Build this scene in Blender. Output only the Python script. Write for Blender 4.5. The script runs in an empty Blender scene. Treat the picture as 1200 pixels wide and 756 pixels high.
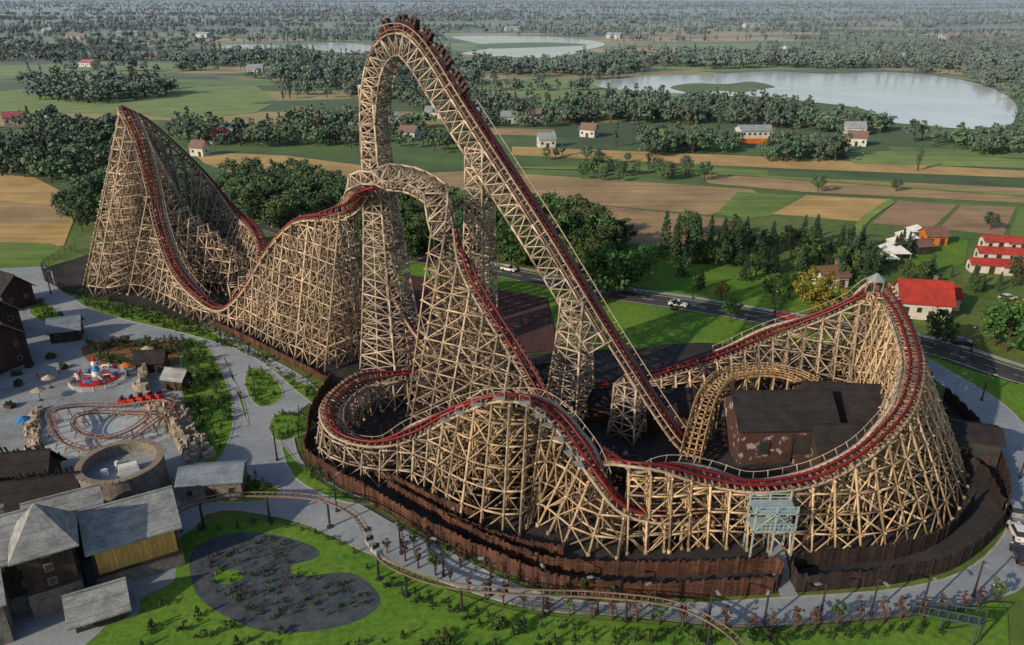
import bpy, math, random
import numpy as np
from mathutils import Vector, Matrix
random.seed(7); rng=np.random.default_rng(7)
R=math.radians
sc=bpy.context.scene
H=67.0; TH=R(23); F=900.0; ST=math.sin(TH); CT=math.cos(TH)
def G(u,v,z=0.0):
    """survey point: photo bearing + known height above ground -> site coordinates in metres"""
    b=(378-v)/F; a=(u-600)/F
    t=(z-H)/(b*CT-ST)
    return (a*t,(b*ST+CT)*t,z)
def GL(l): return [G(*p) for p in l]

# ------------------------------------------------------------------ materials
def lk(nt,a,b): nt.links.new(a,b)
def mixc(nt,fac,A,B,mode='MIX'):
    m=nt.nodes.new('ShaderNodeMix'); m.data_type='RGBA'; m.blend_type=mode
    for i,x in ((0,fac),(6,A),(7,B)):
        if isinstance(x,(int,float)): m.inputs[i].default_value=x
        elif isinstance(x,tuple): m.inputs[i].default_value=(*x[:3],1)
        else: lk(nt,x,m.inputs[i])
    return m.outputs[2]
def math_(nt,op,a,b=None,clamp=False):
    m=nt.nodes.new('ShaderNodeMath'); m.operation=op; m.use_clamp=clamp
    for i,x in ((0,a),(1,b)):
        if x is None: continue
        if isinstance(x,(int,float)): m.inputs[i].default_value=x
        else: lk(nt,x,m.inputs[i])
    return m.outputs[0]
def noise(nt,vec,scale,detail=2,rough=.6):
    n=nt.nodes.new('ShaderNodeTexNoise'); n.inputs['Scale'].default_value=scale
    n.inputs['Detail'].default_value=detail; n.inputs['Roughness'].default_value=rough
    lk(nt,vec,n.inputs['Vector']); return n.outputs['Fac']
def mapr(nt,x,a,b,c=0,d=1):
    m=nt.nodes.new('ShaderNodeMapRange'); lk(nt,x,m.inputs[0])
    for i,k in enumerate((a,b,c,d)): m.inputs[i+1].default_value=k
    return m.outputs[0]
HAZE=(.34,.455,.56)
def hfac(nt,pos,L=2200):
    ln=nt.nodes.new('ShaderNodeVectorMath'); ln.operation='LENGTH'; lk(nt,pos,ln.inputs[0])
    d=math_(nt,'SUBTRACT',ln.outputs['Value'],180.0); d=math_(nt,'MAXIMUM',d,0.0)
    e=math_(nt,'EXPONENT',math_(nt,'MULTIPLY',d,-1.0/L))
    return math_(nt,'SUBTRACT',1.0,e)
def hazed(nt,col,pos,L=2200): return mixc(nt,hfac(nt,pos,L),col,HAZE)  # aerial haze painted into the base colour, growing with distance from origin
def base(name,rough=.85,spec=.3,metal=0):
    m=bpy.data.materials.new(name); m.use_nodes=True; nt=m.node_tree
    b=nt.nodes['Principled BSDF']; b.inputs['Roughness'].default_value=rough
    b.inputs['Specular IOR Level'].default_value=spec; b.inputs['Metallic'].default_value=metal
    return m,nt,b
def M(name,c1,c2=None,scale=.5,rough=.85,island=0,haze=False,metal=0,spec=.3,grain=.25,gscale=6,stretch=None,objr=0,local=False,bump=0,rot=0,det=3):
    m,nt,b=base(name,rough,spec,metal)
    g=nt.nodes.new('ShaderNodeNewGeometry'); pos=g.outputs['Position']; vec=pos
    if local:
        tc=nt.nodes.new('ShaderNodeTexCoord'); vec=tc.outputs['Object']
    if stretch or rot:
        mp=nt.nodes.new('ShaderNodeMapping'); lk(nt,vec,mp.inputs[0]); mp.inputs['Scale'].default_value=stretch or (1,1,1)
        mp.inputs['Rotation'].default_value=(0,0,rot); vec=mp.outputs[0]
    if c2 is None: c2=tuple(x*.7 for x in c1)
    n1=mapr(nt,noise(nt,vec,scale,2),.33,.67)
    col=mixc(nt,n1,c1,c2); n2=None
    if grain:
        n2=noise(nt,vec,scale*gscale,det,.7)
        col=mixc(nt,1.0,col,mkgrey(nt,mapr(nt,n2,.25,.75,1-grain,1+grain)),'MULTIPLY')
    if island:
        col=mixc(nt,1.0,col,mkgrey(nt,mapr(nt,g.outputs['Random Per Island'],0,1,1-island,1+island)),'MULTIPLY')
    if objr:
        oi=nt.nodes.new('ShaderNodeObjectInfo')
        hs=nt.nodes.new('ShaderNodeHueSaturation'); lk(nt,col,hs.inputs['Color'])
        lk(nt,mapr(nt,oi.outputs['Random'],0,1,.5-.055*objr,.5+.02*objr),hs.inputs['Hue'])
        r2=math_(nt,'FRACT',math_(nt,'MULTIPLY',oi.outputs['Random'],17.3))
        lk(nt,mapr(nt,r2,0,1,1-.4*objr,1+.8*objr),hs.inputs['Value']); col=hs.outputs[0]
    if bump:
        bp=nt.nodes.new('ShaderNodeBump'); bp.inputs['Strength'].default_value=bump; bp.inputs['Distance'].default_value=.1
        lk(nt,n2,bp.inputs['Height']); lk(nt,bp.outputs[0],b.inputs['Normal'])
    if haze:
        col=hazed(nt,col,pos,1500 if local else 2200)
        if local:   # soft leaf shading: normal bent to one fixed upward direction, evens distant brightness
            f=math_(nt,'ADD',math_(nt,'MULTIPLY',hfac(nt,pos,700),.7),.2)
            mv=nt.nodes.new('ShaderNodeMix'); mv.data_type='VECTOR'; lk(nt,f,mv.inputs[0]); lk(nt,g.outputs['Normal'],mv.inputs[4]); mv.inputs[5].default_value=(-.3,-.25,.9)
            lk(nt,mv.outputs[1],b.inputs['Normal'])
    lk(nt,col,b.inputs['Base Color']); return m
def mkgrey(nt,x):
    c=nt.nodes.new('ShaderNodeCombineColor')
    for i in range(3): lk(nt,x,c.inputs[i])
    return c.outputs[0]

WOOD=M('weathered_timber',(.45,.35,.25),(.25,.205,.165),.06,.8,island=.6,grain=.25,gscale=20,det=1)
WOODF=M('fresh_timber',(.51,.37,.225),(.31,.24,.165),.07,.8,island=.58,grain=.22,gscale=20,det=1)
WOOD2=M('pale_timber',(.46,.37,.295),(.32,.27,.225),.08,.8,island=.48,grain=.2,gscale=20,det=1)
RED=M('red_steel',(.19,.010,.018),(.13,.010,.016),.3,.5,spec=.4,grain=.2,det=1)
TIE=M('track_ties',(.23,.15,.115),(.14,.10,.08),.3,.8,island=.35,grain=0)
STEEL=M('grey_steel',(.42,.46,.48),(.3,.34,.36),.5,.45,metal=.4,grain=.1)
DARK=M('dark_metal',(.03,.03,.035),(.05,.05,.05),.5,.5,grain=0)
FENCE=M('stained_fence_wood',(.11,.05,.032),(.05,.027,.022),.3,.85,island=.45)
BFENCE=M('black_fence_wood',(.04,.028,.026),(.025,.02,.02),.3,.85,island=.4)
TAR=M('dark_gravel',(.024,.025,.03),(.05,.047,.049),.12,.9,gscale=14,grain=.45,det=5)
CONC=M('concrete_paving',(.32,.365,.41),(.23,.27,.315),.07,.8,gscale=12,grain=.2,det=5)
PLAZA=M('plaza_paving',(.31,.35,.39),(.19,.22,.25),.15,.8,gscale=10,grain=.3,det=5)
KERB=M('kerb_concrete',(.40,.41,.41),(.30,.31,.32),.5,.8)
COPE=M('coping_stone',(.30,.24,.19),(.2,.17,.14),.8,.9,grain=.35)
ASPH=M('asphalt',(.075,.08,.09),(.055,.06,.065),.3,.85,haze=True)
PAINT=M('road_paint',(.75,.75,.72),None,1,.6)
GRASS=M('lawn_grass',(.075,.19,.02),(.135,.25,.03),.09,.9,gscale=14,grain=.5,det=6)
GRASS2=M('rough_grass',(.06,.14,.022),(.13,.17,.042),.03,.95,gscale=10,grain=.45,haze=True,det=6)
GRAVEL=M('slate_mulch',(.04,.055,.072),(.08,.10,.12),.5,.9,gscale=12,grain=.6,det=4)
SOIL=M('dark_soil',(.06,.03,.032),(.09,.048,.045),.15,.95,stretch=(1,.15,1),grain=.3,rot=.4)
STONE=M('stone_masonry',(.25,.225,.20),(.15,.14,.13),1.2,.9,grain=.45,gscale=3,bump=.5,det=4)
SLATE=M('grey_shingle_roof',(.33,.355,.375),(.18,.20,.22),.5,.8,grain=.45,stretch=(1,1,3),gscale=7,bump=.4,det=4)
BLUESL=M('blue_grey_roof',(.22,.28,.34),(.14,.18,.23),.6,.7,grain=.35,gscale=7,bump=.4)
BROOF=M('dark_roof_felt',(.034,.032,.036),(.020,.019,.023),.6,.9,grain=.55,gscale=8,bump=.6,det=4)
DWOOD=M('dark_timber_wall',(.075,.046,.036),(.038,.027,.024),.5,.85,stretch=(3,3,.3),grain=.4)
GWOOD=M('golden_boards',(.66,.42,.13),(.46,.29,.10),.6,.75,stretch=(2,2,.3),grain=.25)
PLAS=M('pale_plaster',(.62,.61,.58),(.48,.46,.44),.4,.9,grain=.1,haze=True)
RROOF=M('red_tile_roof',(.42,.045,.03),(.28,.03,.025),.6,.7,grain=.35,haze=True,det=4)
OROOF=M('brown_tile_roof',(.20,.10,.07),(.14,.08,.06),.6,.8,grain=.3,haze=True)
GROOF=M('pale_sheet_roof',(.30,.34,.38),(.22,.25,.29),.4,.6,grain=.15,haze=True)
GLASS=M('window_glass',(.02,.03,.04),(.03,.04,.05),.5,.12,spec=.6,grain=0)
FRAME=M('window_frame',(.55,.53,.5),None,.5,.6,grain=0)
WHITE=M('white_paint',(.72,.73,.73),(.62,.64,.66),.6,.5,grain=.08)
BLUE=M('blue_paint',(.05,.25,.6),(.04,.2,.5),.5,.4)
REDP=M('red_paint',(.5,.03,.02),(.4,.02,.02),.5,.4)
ORANGE=M('orange_paint',(.65,.2,.04),None,.5,.5)
ROCK=M('artificial_rock',(.42,.36,.29),(.25,.22,.19),.35,.9,grain=.4,gscale=4,bump=.7)
BARK=M('bark',(.10,.07,.05),(.06,.045,.035),1,.95,grain=0)
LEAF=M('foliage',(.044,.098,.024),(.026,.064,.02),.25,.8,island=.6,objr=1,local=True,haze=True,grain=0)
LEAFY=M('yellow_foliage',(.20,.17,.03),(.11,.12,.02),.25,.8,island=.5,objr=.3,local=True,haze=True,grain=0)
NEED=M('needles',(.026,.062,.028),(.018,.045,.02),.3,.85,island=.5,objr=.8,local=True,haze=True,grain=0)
RUST=M('copper_foliage',(.13,.055,.035),(.08,.045,.03),.4,.85,island=.4,objr=.6,local=True,grain=0)
PINKR=M('pink_rail_paint',(.34,.20,.17),(.25,.15,.13),.5,.5)
RBROWN=M('brown_rail_paint',(.25,.18,.14),(.16,.12,.09),.5,.5)
TYRE=M('tyre_rubber',(.015,.015,.015),None,1,.8,grain=0)
def barnmat():
    m,nt,b=base('weathered_barn_wall',.9)
    g=nt.nodes.new('ShaderNodeNewGeometry'); p=g.outputs['Position']
    n=noise(nt,p,.6,5,.6); f=mapr(nt,n,.575,.60)
    d=mixc(nt,noise(nt,p,3,4),(.10,.05,.045),(.05,.03,.028))
    lk(nt,mixc(nt,f,d,(.34,.30,.30)),b.inputs['Base Color']); return m
BARN=barnmat()
def fieldmat(name,c1,c2,rot=0.3,sx=.012,sy=.25):
    m,nt,b=base(name,.95)
    g=nt.nodes.new('ShaderNodeNewGeometry'); p=g.outputs['Position']
    mp=nt.nodes.new('ShaderNodeMapping'); lk(nt,p,mp.inputs[0]); mp.inputs['Rotation'].default_value=(0,0,rot); mp.inputs['Scale'].default_value=(sx,sy,1)
    n=mapr(nt,noise(nt,mp.outputs[0],1,5,.7),.36,.64)
    col=mixc(nt,n,c1,c2)
    n2=noise(nt,p,.05,6,.7); col=mixc(nt,1.0,col,mkgrey(nt,mapr(nt,n2,.3,.7,.68,1.25)),'MULTIPLY')
    gn=mapr(nt,noise(nt,p,.018,4,.6),.55,.75,0,.55); col=mixc(nt,gn,col,(.13,.18,.05))
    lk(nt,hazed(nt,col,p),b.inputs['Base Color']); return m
F_GOLD=fieldmat('golden_stubble',(.56,.38,.14),(.40,.27,.10))
F_TAN=fieldmat('tan_stubble',(.43,.30,.15),(.28,.205,.105),.2)
F_BRN=fieldmat('ploughed_field',(.27,.17,.105),(.37,.245,.14),.5)
F_GRN=fieldmat('green_crop',(.10,.19,.03),(.17,.26,.055),.2)
F_YEL=fieldmat('pale_meadow',(.24,.33,.07),(.15,.24,.05),-.2)
def groundmat():
    m,nt,b=base('countryside',.95)
    g=nt.nodes.new('ShaderNodeNewGeometry'); p=g.outputs['Position']
    mp=nt.nodes.new('ShaderNodeMapping'); lk(nt,p,mp.inputs[0]); mp.inputs['Rotation'].default_value=(0,0,.2); mp.inputs['Scale'].default_value=(1/260,1/80,1)
    v=nt.nodes.new('ShaderNodeTexVoronoi'); v.voronoi_dimensions='2D'; v.inputs['Scale'].default_value=1; lk(nt,mp.outputs[0],v.inputs['Vector'])
    s=nt.nodes.new('ShaderNodeSeparateColor'); lk(nt,v.outputs['Color'],s.inputs[0])
    r=nt.nodes.new('ShaderNodeValToRGB'); r.color_ramp.interpolation='CONSTANT'; lk(nt,s.outputs[0],r.inputs[0])
    els=[(0,(.08,.15,.03)),(.2,(.16,.25,.05)),(.36,(.065,.12,.03)),(.5,(.36,.30,.12)),(.62,(.11,.19,.045)),(.75,(.21,.29,.07)),(.86,(.48,.35,.15))]
    cr=r.color_ramp
    for i,(x,c) in enumerate(els):
        e=cr.elements[i] if i<2 else cr.elements.new(x); e.position=x; e.color=(*c,1)
    n=mapr(nt,noise(nt,p,.0035,5,.6),.50,.60)
    col=mixc(nt,n,r.outputs[0],(.045,.085,.028))
    n2=noise(nt,p,.04,6,.7); col=mixc(nt,1.0,col,mkgrey(nt,mapr(nt,n2,.3,.7,.65,1.3)),'MULTIPLY')
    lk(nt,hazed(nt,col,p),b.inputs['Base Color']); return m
GROUND=groundmat()
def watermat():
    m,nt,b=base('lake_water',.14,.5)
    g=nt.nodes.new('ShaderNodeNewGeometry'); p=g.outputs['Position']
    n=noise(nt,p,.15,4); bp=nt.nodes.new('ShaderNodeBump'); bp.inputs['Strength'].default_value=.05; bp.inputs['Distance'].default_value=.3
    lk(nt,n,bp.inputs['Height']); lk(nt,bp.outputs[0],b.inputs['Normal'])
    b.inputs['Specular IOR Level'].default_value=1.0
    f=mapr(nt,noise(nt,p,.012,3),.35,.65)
    lk(nt,mixc(nt,f,(.70,.76,.82),(.52,.60,.68)),b.inputs['Base Color']); return m  # pale base colour stands in for bright sky reflected on the lake
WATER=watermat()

# ------------------------------------------------------------------ mesh helpers
def link(o,parent=None):
    sc.collection.objects.link(o)
    if parent is not None: o.parent=parent
    return o
def empty(name,loc=(0,0,0),rz=0):
    e=bpy.data.objects.new(name,None); e.location=loc; e.rotation_euler=(0,0,rz); e.empty_display_size=.5
    return link(e)
class MB:
    def __init__(s): s.v=[]; s.f=[]; s.m=[]
    def add(s,vs,fs,mi=0):
        o=len(s.v); s.v+= [tuple(map(float,p)) for p in vs]; s.f+=[tuple(i+o for i in f) for f in fs]; s.m+=[mi]*len(fs)
    def box(s,c,d,rz=0,mi=0,tap=1.0):
        x,y,z=[k/2 for k in d]; ca,sa=math.cos(rz),math.sin(rz); vs=[]
        for k,(sx,sy,sz) in enumerate([(-1,-1,-1),(1,-1,-1),(1,1,-1),(-1,1,-1),(-1,-1,1),(1,-1,1),(1,1,1),(-1,1,1)]):
            t=tap if sz>0 else 1
            px,py=sx*x*t,sy*y*t; vs.append((c[0]+px*ca-py*sa,c[1]+px*sa+py*ca,c[2]+sz*z))
        s.add(vs,[(0,3,2,1),(4,5,6,7),(0,1,5,4),(1,2,6,5),(2,3,7,6),(3,0,4,7)],mi)
    def cyl(s,c,r0,r1,h,n=12,mi=0):
        vs=[]; 
        for k in range(n):
            a=2*math.pi*k/n; vs.append((c[0]+r0*math.cos(a),c[1]+r0*math.sin(a),c[2]))
        for k in range(n):
            a=2*math.pi*k/n; vs.append((c[0]+r1*math.cos(a),c[1]+r1*math.sin(a),c[2]+h))
        fs=[(k,(k+1)%n,n+(k+1)%n,n+k) for k in range(n)]+[tuple(range(n-1,-1,-1)),tuple(range(n,2*n))]
        s.add(vs,fs,mi)
    def beam(s,p,q,w,mi=0,w2=None):
        p=Vector(p);q=Vector(q);d=(q-p)
        if d.length<1e-4: return
        d.normalize(); up=Vector((0,0,1)) if abs(d.z)<.95 else Vector((1,0,0))
        a=d.cross(up).normalized(); b=a.cross(d); w2=w2 or w
        vs=[]
        for e in (p,q):
            for sa,sb in ((-1,-1),(1,-1),(1,1),(-1,1)): vs.append(e+a*sa*w/2+b*sb*w2/2)
        s.add(vs,[(3,2,1,0),(4,5,6,7),(0,1,5,4),(1,2,6,5),(2,3,7,6),(3,0,4,7)],mi)
    def ball(s,c,r,n=8,mi=0,sq=(1,1,1)):
        vs=[];fs=[];m=n//2+1
        for i in range(m+1):
            th=math.pi*i/m
            for k in range(n):
                a=2*math.pi*k/n; vs.append((c[0]+r*sq[0]*math.sin(th)*math.cos(a),c[1]+r*sq[1]*math.sin(th)*math.sin(a),c[2]+r*sq[2]*math.cos(th)))
        for i in range(m):
            for k in range(n): fs.append((i*n+k,(i+1)*n+k,(i+1)*n+(k+1)%n,i*n+(k+1)%n))
        s.add(vs,fs,mi)
    def mesh(s,name,mats):
        me=bpy.data.meshes.new(name); me.from_pydata(s.v,[],s.f)
        for m in mats: me.materials.append(m)
        me.polygons.foreach_set('material_index',s.m); me.update(); return me
    def obj(s,name,mats,parent=None,loc=(0,0,0),rz=0):
        o=bpy.data.objects.new(name,s.mesh(name,mats)); o.location=loc; o.rotation_euler=(0,0,rz); return link(o,parent)
def beams_obj(name,B,mat,parent=None):
    P=np.array([b[0] for b in B],float); Q=np.array([b[1] for b in B],float); w=np.array([b[2] for b in B],float)
    N=len(B); P+=rng.normal(0,.012,P.shape); Q+=rng.normal(0,.012,Q.shape); w=w*rng.uniform(.85,1.15,N)
    d=Q-P; L=np.linalg.norm(d,axis=1,keepdims=True); ok=(L[:,0]>.05); P,Q,w,d,L=P[ok],Q[ok],w[ok],d[ok],L[ok]; N=len(P); d/=L
    P-=d*.12; Q+=d*.12
    up=np.tile([0,0,1.0],(N,1)); up[np.abs(d[:,2])>.95]=[1,0,0]
    a=np.cross(d,up); a/=np.linalg.norm(a,axis=1,keepdims=True); b=np.cross(a,d)
    V=np.zeros((N,8,3)); k=0
    for e in (P,Q):
        for sa,sb in ((-1,-1),(1,-1),(1,1),(-1,1)):
            V[:,k]=e+a*(sa*w/2)[:,None]+b*(sb*w/2)[:,None]; k+=1
    fb=np.array([(3,2,1,0),(4,5,6,7),(0,1,5,4),(1,2,6,5),(2,3,7,6),(3,0,4,7)])
    Fs=(fb[None]+8*np.arange(N)[:,None,None]).reshape(-1)
    me=quadmesh(name,V.reshape(-1,3),Fs); me.materials.append(mat)
    return link(bpy.data.objects.new(name,me),parent)
def quadmesh(name,V,Fl):
    me=bpy.data.meshes.new(name); nf=len(Fl)//4
    me.vertices.add(len(V)); me.vertices.foreach_set('co',np.asarray(V,np.float32).ravel())
    me.loops.add(len(Fl)); me.loops.foreach_set('vertex_index',np.asarray(Fl,np.int32))
    me.polygons.add(nf); me.polygons.foreach_set('loop_start',np.arange(0,nf*4,4,dtype=np.int32))
    try: me.polygons.foreach_set('loop_total',np.full(nf,4,np.int32))
    except Exception: pass
    me.update(calc_edges=True); me.validate(); return me
def cat(P,n=8,closed=False):
    P=np.array(P,float); N=len(P); out=[]
    idx=lambda i: P[i%N] if closed else P[min(max(i,0),N-1)]
    for i in range(N if closed else N-1):
        p0,p1,p2,p3=idx(i-1),idx(i),idx(i+1),idx(i+2)
        for k in range(n):
            t=k/n; out.append(.5*((2*p1)+(-p0+p2)*t+(2*p0-5*p1+4*p2-p3)*t*t+(-p0+3*p1-3*p2+p3)*t**3))
    if not closed: out.append(P[-1])
    return np.array(out)
def resample(P,step,dims=3):
    d=np.r_[0,np.cumsum(np.linalg.norm(np.diff(P[:,:dims],axis=0),axis=1))]
    n=max(2,int(round(d[-1]/step))+1); s=np.linspace(0,d[-1],n)
    return np.stack([np.interp(s,d,P[:,k]) for k in range(P.shape[1])],1),d
def sheet(name,uv,z,mat,n=4,world=False):
    P=[p if world else G(*p) for p in uv]; P=[(p[0],p[1]) for p in P]
    C=cat(P,n,True) if n>1 else np.array(P)
    me=bpy.data.meshes.new(name); me.from_pydata([(p[0],p[1],z) for p in C],[],[tuple(range(len(C)))])
    me.materials.append(mat); me.update()
    if me.polygons[0].normal.z<0: me.flip_normals()
    return link(bpy.data.objects.new(name,me))
def ribbon(name,pts,w,z,mat,off=0,dash=None,parent=None):
    C,_=resample(cat([(p[0],p[1]) for p in pts],10),1.5,2)
    T=np.gradient(C,axis=0); T/=np.linalg.norm(T,axis=1,keepdims=True); Nn=np.stack([T[:,1],-T[:,0]],1)
    A=C+Nn*(off-w/2); B=C+Nn*(off+w/2); mb=MB()
    for i in range(len(C)-1):
        if dash and (i//dash)%2: continue
        mb.add([(*A[i],z),(*B[i],z),(*B[i+1],z),(*A[i+1],z)],[(0,1,2,3)])
    return mb.obj(name,[mat],parent)
def kerb(name,pts,closed=False,n=4,w=.3,h=.13):
    C=cat([(p[0],p[1]) for p in pts],n,closed); 
    if closed: C=np.vstack([C,C[:1]])
    mb=MB()
    for i in range(len(C)-1): mb.beam((*C[i],h/2),(*C[i+1],h/2),w,0,h)
    return mb.obj(name,[KERB])

# ------------------------------------------------------------------ world, sun, camera
SUN=Vector((-.68,-.54,.40)).normalized()
el=math.asin(SUN.z); az=math.atan2(SUN.x,SUN.y)
w=bpy.data.worlds.new("World"); sc.world=w; w.use_nodes=True; nt=w.node_tree
bg=nt.nodes['Background']; sky=nt.nodes.new('ShaderNodeTexSky'); sky.sky_type='NISHITA'; sky.sun_disc=False
sky.sun_elevation=el; sky.sun_rotation=az; sky.air_density=1.1; sky.dust_density=1.6
lk(nt,sky.outputs[0],bg.inputs[0]); bg.inputs[1].default_value=.10
sl=bpy.data.lights.new('sun','SUN'); sl.energy=3.9; sl.angle=R(.6); sl.color=(1,.81,.58)
so=link(bpy.data.objects.new('sun',sl)); so.rotation_euler=SUN.to_track_quat('Z','Y').to_euler()
cam=bpy.data.cameras.new('camera'); cam.sensor_width=36; cam.lens=27; cam.clip_end=60000; cam.clip_start=.5
co=link(bpy.data.objects.new('camera',cam)); co.location=(0,0,H); co.rotation_euler=(math.pi/2-TH,0,0); sc.camera=co
sc.view_settings.view_transform='Standard'; sc.view_settings.look='None'; sc.view_settings.exposure=0

# ------------------------------------------------------------------ ground sheets
sheet('ground',[(-25000,-2000),(25000,-2000),(25000,40000),(-25000,40000)],-.02,GROUND,1,True)
sheet('grass_ground',[(-400,40),(400,40),(400,285),(150,262),(0,262),(-150,240),(-400,230)],0,GRASS2,1,True)
fz=[.03]
def fld(mat,uv,name='field'):
    fz[0]+=.006; return sheet(name,uv,fz[0],mat,1)
fld(F_GOLD,[(225,178),(330,182),(425,194),(440,206),(340,204),(240,192)])
fld(F_TAN,[(240,192),(340,204),(440,206),(560,200),(600,205),(590,224),(420,222),(300,212)])
fld(F_TAN,[(600,203),(880,222),(900,232),(830,252),(700,240),(590,222)])
fld(F_BRN,[(555,224),(700,241),(865,258),(790,292),(700,280),(555,262)])
fld(F_TAN,[(600,232),(700,246),(800,258),(770,268),(690,258),(600,244)])
fld(F_GRN,[(865,225),(940,230),(905,252),(870,258),(840,250)])
fld(F_GOLD,[(945,229),(1045,234),(1012,260),(905,251)])
fld(F_BRN,[(1052,235),(1122,240),(1092,268),(1022,262)])
fld(F_BRN,[(1127,240),(1190,243),(1176,276),(1100,269)])
fld(F_GRN,[(1195,243),(1320,250),(1320,290),(1182,278)])
fld(F_TAN,[(820,203),(1230,222),(1230,240),(940,225),(830,215)])
fld(F_GRN,[(700,190),(900,200),(900,206),(700,197)])
fld(F_GOLD,[(600,172),(900,184),(1230,202),(1230,210),(900,197),(600,182)])
fld(F_YEL,[(990,180),(1060,176),(1230,190),(1230,198),(1000,192)])
fld(F_GOLD,[(-80,198),(40,208),(95,236),(75,288),(0,300),(-120,310)])
fld(F_TAN,[(-80,230),(60,240),(88,248),(80,262),(-90,262)])
fld(F_GRN,[(-60,282),(60,286),(100,300),(60,312),(-60,318)])
fld(F_YEL,[(-60,115),(70,99),(300,101),(325,118),(200,134),(60,132),(-60,138)])
fld(F_GRN,[(100,92),(330,94),(320,101),(120,99)])
fld(F_YEL,[(0,78),(140,72),(280,76),(200,86),(0,90)])
fld(F_YEL,[(170,135),(240,124),(320,122),(300,132),(220,140)])
fld(F_TAN,[(560,150),(650,152),(650,160),(570,158)])
fld(F_YEL,[(620,86),(690,98),(690,114),(630,120)])
fld(F_GRN,[(1040,172),(1200,178),(1200,186),(1050,182)])
fld(F_GOLD,[(860,158),(905,160),(905,168),(860,167)])
fld(F_TAN,[(0,66),(120,60),(240,62),(160,70)])
fld(F_YEL,[(340,70),(430,68),(440,76),(350,79)])
fld(F_GOLD,[(700,38),(900,36),(1000,40),(820,43)])
fld(F_YEL,[(720,52),(1000,50),(1230,54),(1100,60),(800,58)])
fld(F_GRN,[(740,63),(900,60),(1000,66),(860,70)])
fld(F_TAN,[(900,26),(1200,24),(1200,30),(950,31)])
fld(F_YEL,[(300,28),(600,27),(620,33),(350,34)])
fld(F_GOLD,[(20,24),(240,22),(260,27),(60,29)])
fld(F_YEL,[(50,40),(300,38),(320,43),(80,46)])
fld(SOIL,[(475,322),(640,350),(655,412),(560,418),(470,395)],'ploughed_plot')
sheet('lawn',[(455,300),(560,320),(700,345),(800,362),(900,380),(1000,398),(1060,418),(1000,425),(820,402),(760,408),(660,412),(642,350),(560,332),(470,322)],.09,GRASS,1)
sheet('lawn',[(740,300),(900,320),(1050,345),(1075,385),(900,362),(760,340),(700,325)],.09,GRASS,1)
sheet('lawn',[(1090,280),(1135,282),(1130,310),(1080,318),(1060,300)],.09,GRASS,1)
sheet('lawn',[(1075,415),(1130,432),(1260,470),(1260,520),(1190,500),(1140,452),(1085,425)],.09,GRASS,1)
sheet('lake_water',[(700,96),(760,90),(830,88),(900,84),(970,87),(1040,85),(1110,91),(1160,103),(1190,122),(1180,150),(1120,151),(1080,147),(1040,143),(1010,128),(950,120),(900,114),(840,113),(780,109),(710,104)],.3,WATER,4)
sheet('grass_island',[(785,103),(812,98),(850,99),(880,96),(908,102),(893,105),(868,109),(845,107),(815,110)],.34,GRASS2,4)
sheet('grass_island',[(1095,88),(1180,98),(1260,128),(1260,172),(1205,160),(1203,125),(1165,101)],.33,F_YEL,4)
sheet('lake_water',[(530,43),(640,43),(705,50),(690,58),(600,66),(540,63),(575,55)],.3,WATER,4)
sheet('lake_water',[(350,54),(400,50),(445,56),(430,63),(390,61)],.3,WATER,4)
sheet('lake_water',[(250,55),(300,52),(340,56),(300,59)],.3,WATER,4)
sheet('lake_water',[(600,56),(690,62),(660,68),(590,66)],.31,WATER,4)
sheet('grass_island',[(560,52),(640,50),(690,53),(620,56),(570,57)],.35,GRASS2,4)

# paving
path_out=[(60,318),(75,345),(150,362),(245,385),(300,412),(370,455),(345,490),(352,540),(400,575),(445,605),(540,655),(620,692),(700,707),(800,708),(905,702),(1060,690),(1140,664),(1182,615),(1180,560),(1160,510),(1120,465),(1070,425)]
path_in=[(1085,420),(1135,448),(1180,478),(1222,530),(1240,620),(1205,680),(1170,700),(1100,716),(950,730),(860,733),(740,722),(620,712),(520,682),(440,652),(400,634),(330,608),(240,605),(200,700),(130,770),(60,900),(-250,900),(-250,500),(-120,320),(0,303),(30,303)]
sheet('concrete_path',path_out+path_in,.10,CONC,4)
kerb('kerb',GL([(u,v) for u,v in path_out]),False)
kerb('kerb',GL(path_in[:15]),False)
sheet('plaza_paving',[(-60,345),(60,372),(110,392),(215,400),(235,470),(250,560),(150,600),(60,560),(-60,560)],.104,PLAZA,3)
low=[(205,640),(240,616),(330,614),(420,644),(520,690),(620,720),(740,730),(860,741),(950,738),(1100,724),(1172,706),(1182,760),(1182,880),(100,880),(110,748),(160,722),(168,700),(205,680)]
sheet('lawn',low,.12,GRASS,3)
sheet('mulch_bed',[(225,648),(262,628),(310,626),(365,640),(372,654),(340,664),(352,676),(410,672),(442,695),(440,716),(395,736),(320,742),(262,722),(228,692)],.13,GRAVEL,5)
sheet('planting_bed',[(250,672),(275,668),(285,678),(262,686)],.135,GRASS,4)
dark=[(50,316),(78,342),(150,357),(245,380),(300,405),(388,452),(362,495),(362,545),(440,590),(520,640),(600,676),(660,697),(780,702),(905,696),(1060,682),(1132,658),(1178,610),(1176,560),(1150,515),(1100,462),(1060,418),(820,402),(760,408),(660,412),(560,418),(470,395),(470,345),(400,315),(280,300),(150,290)]
sheet('dark_gravel_yard',dark,.112,TAR,2)
ribbon('service_path',GL([(905,620),(912,660),(925,700)]),2.2,.118,CONC)
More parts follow.
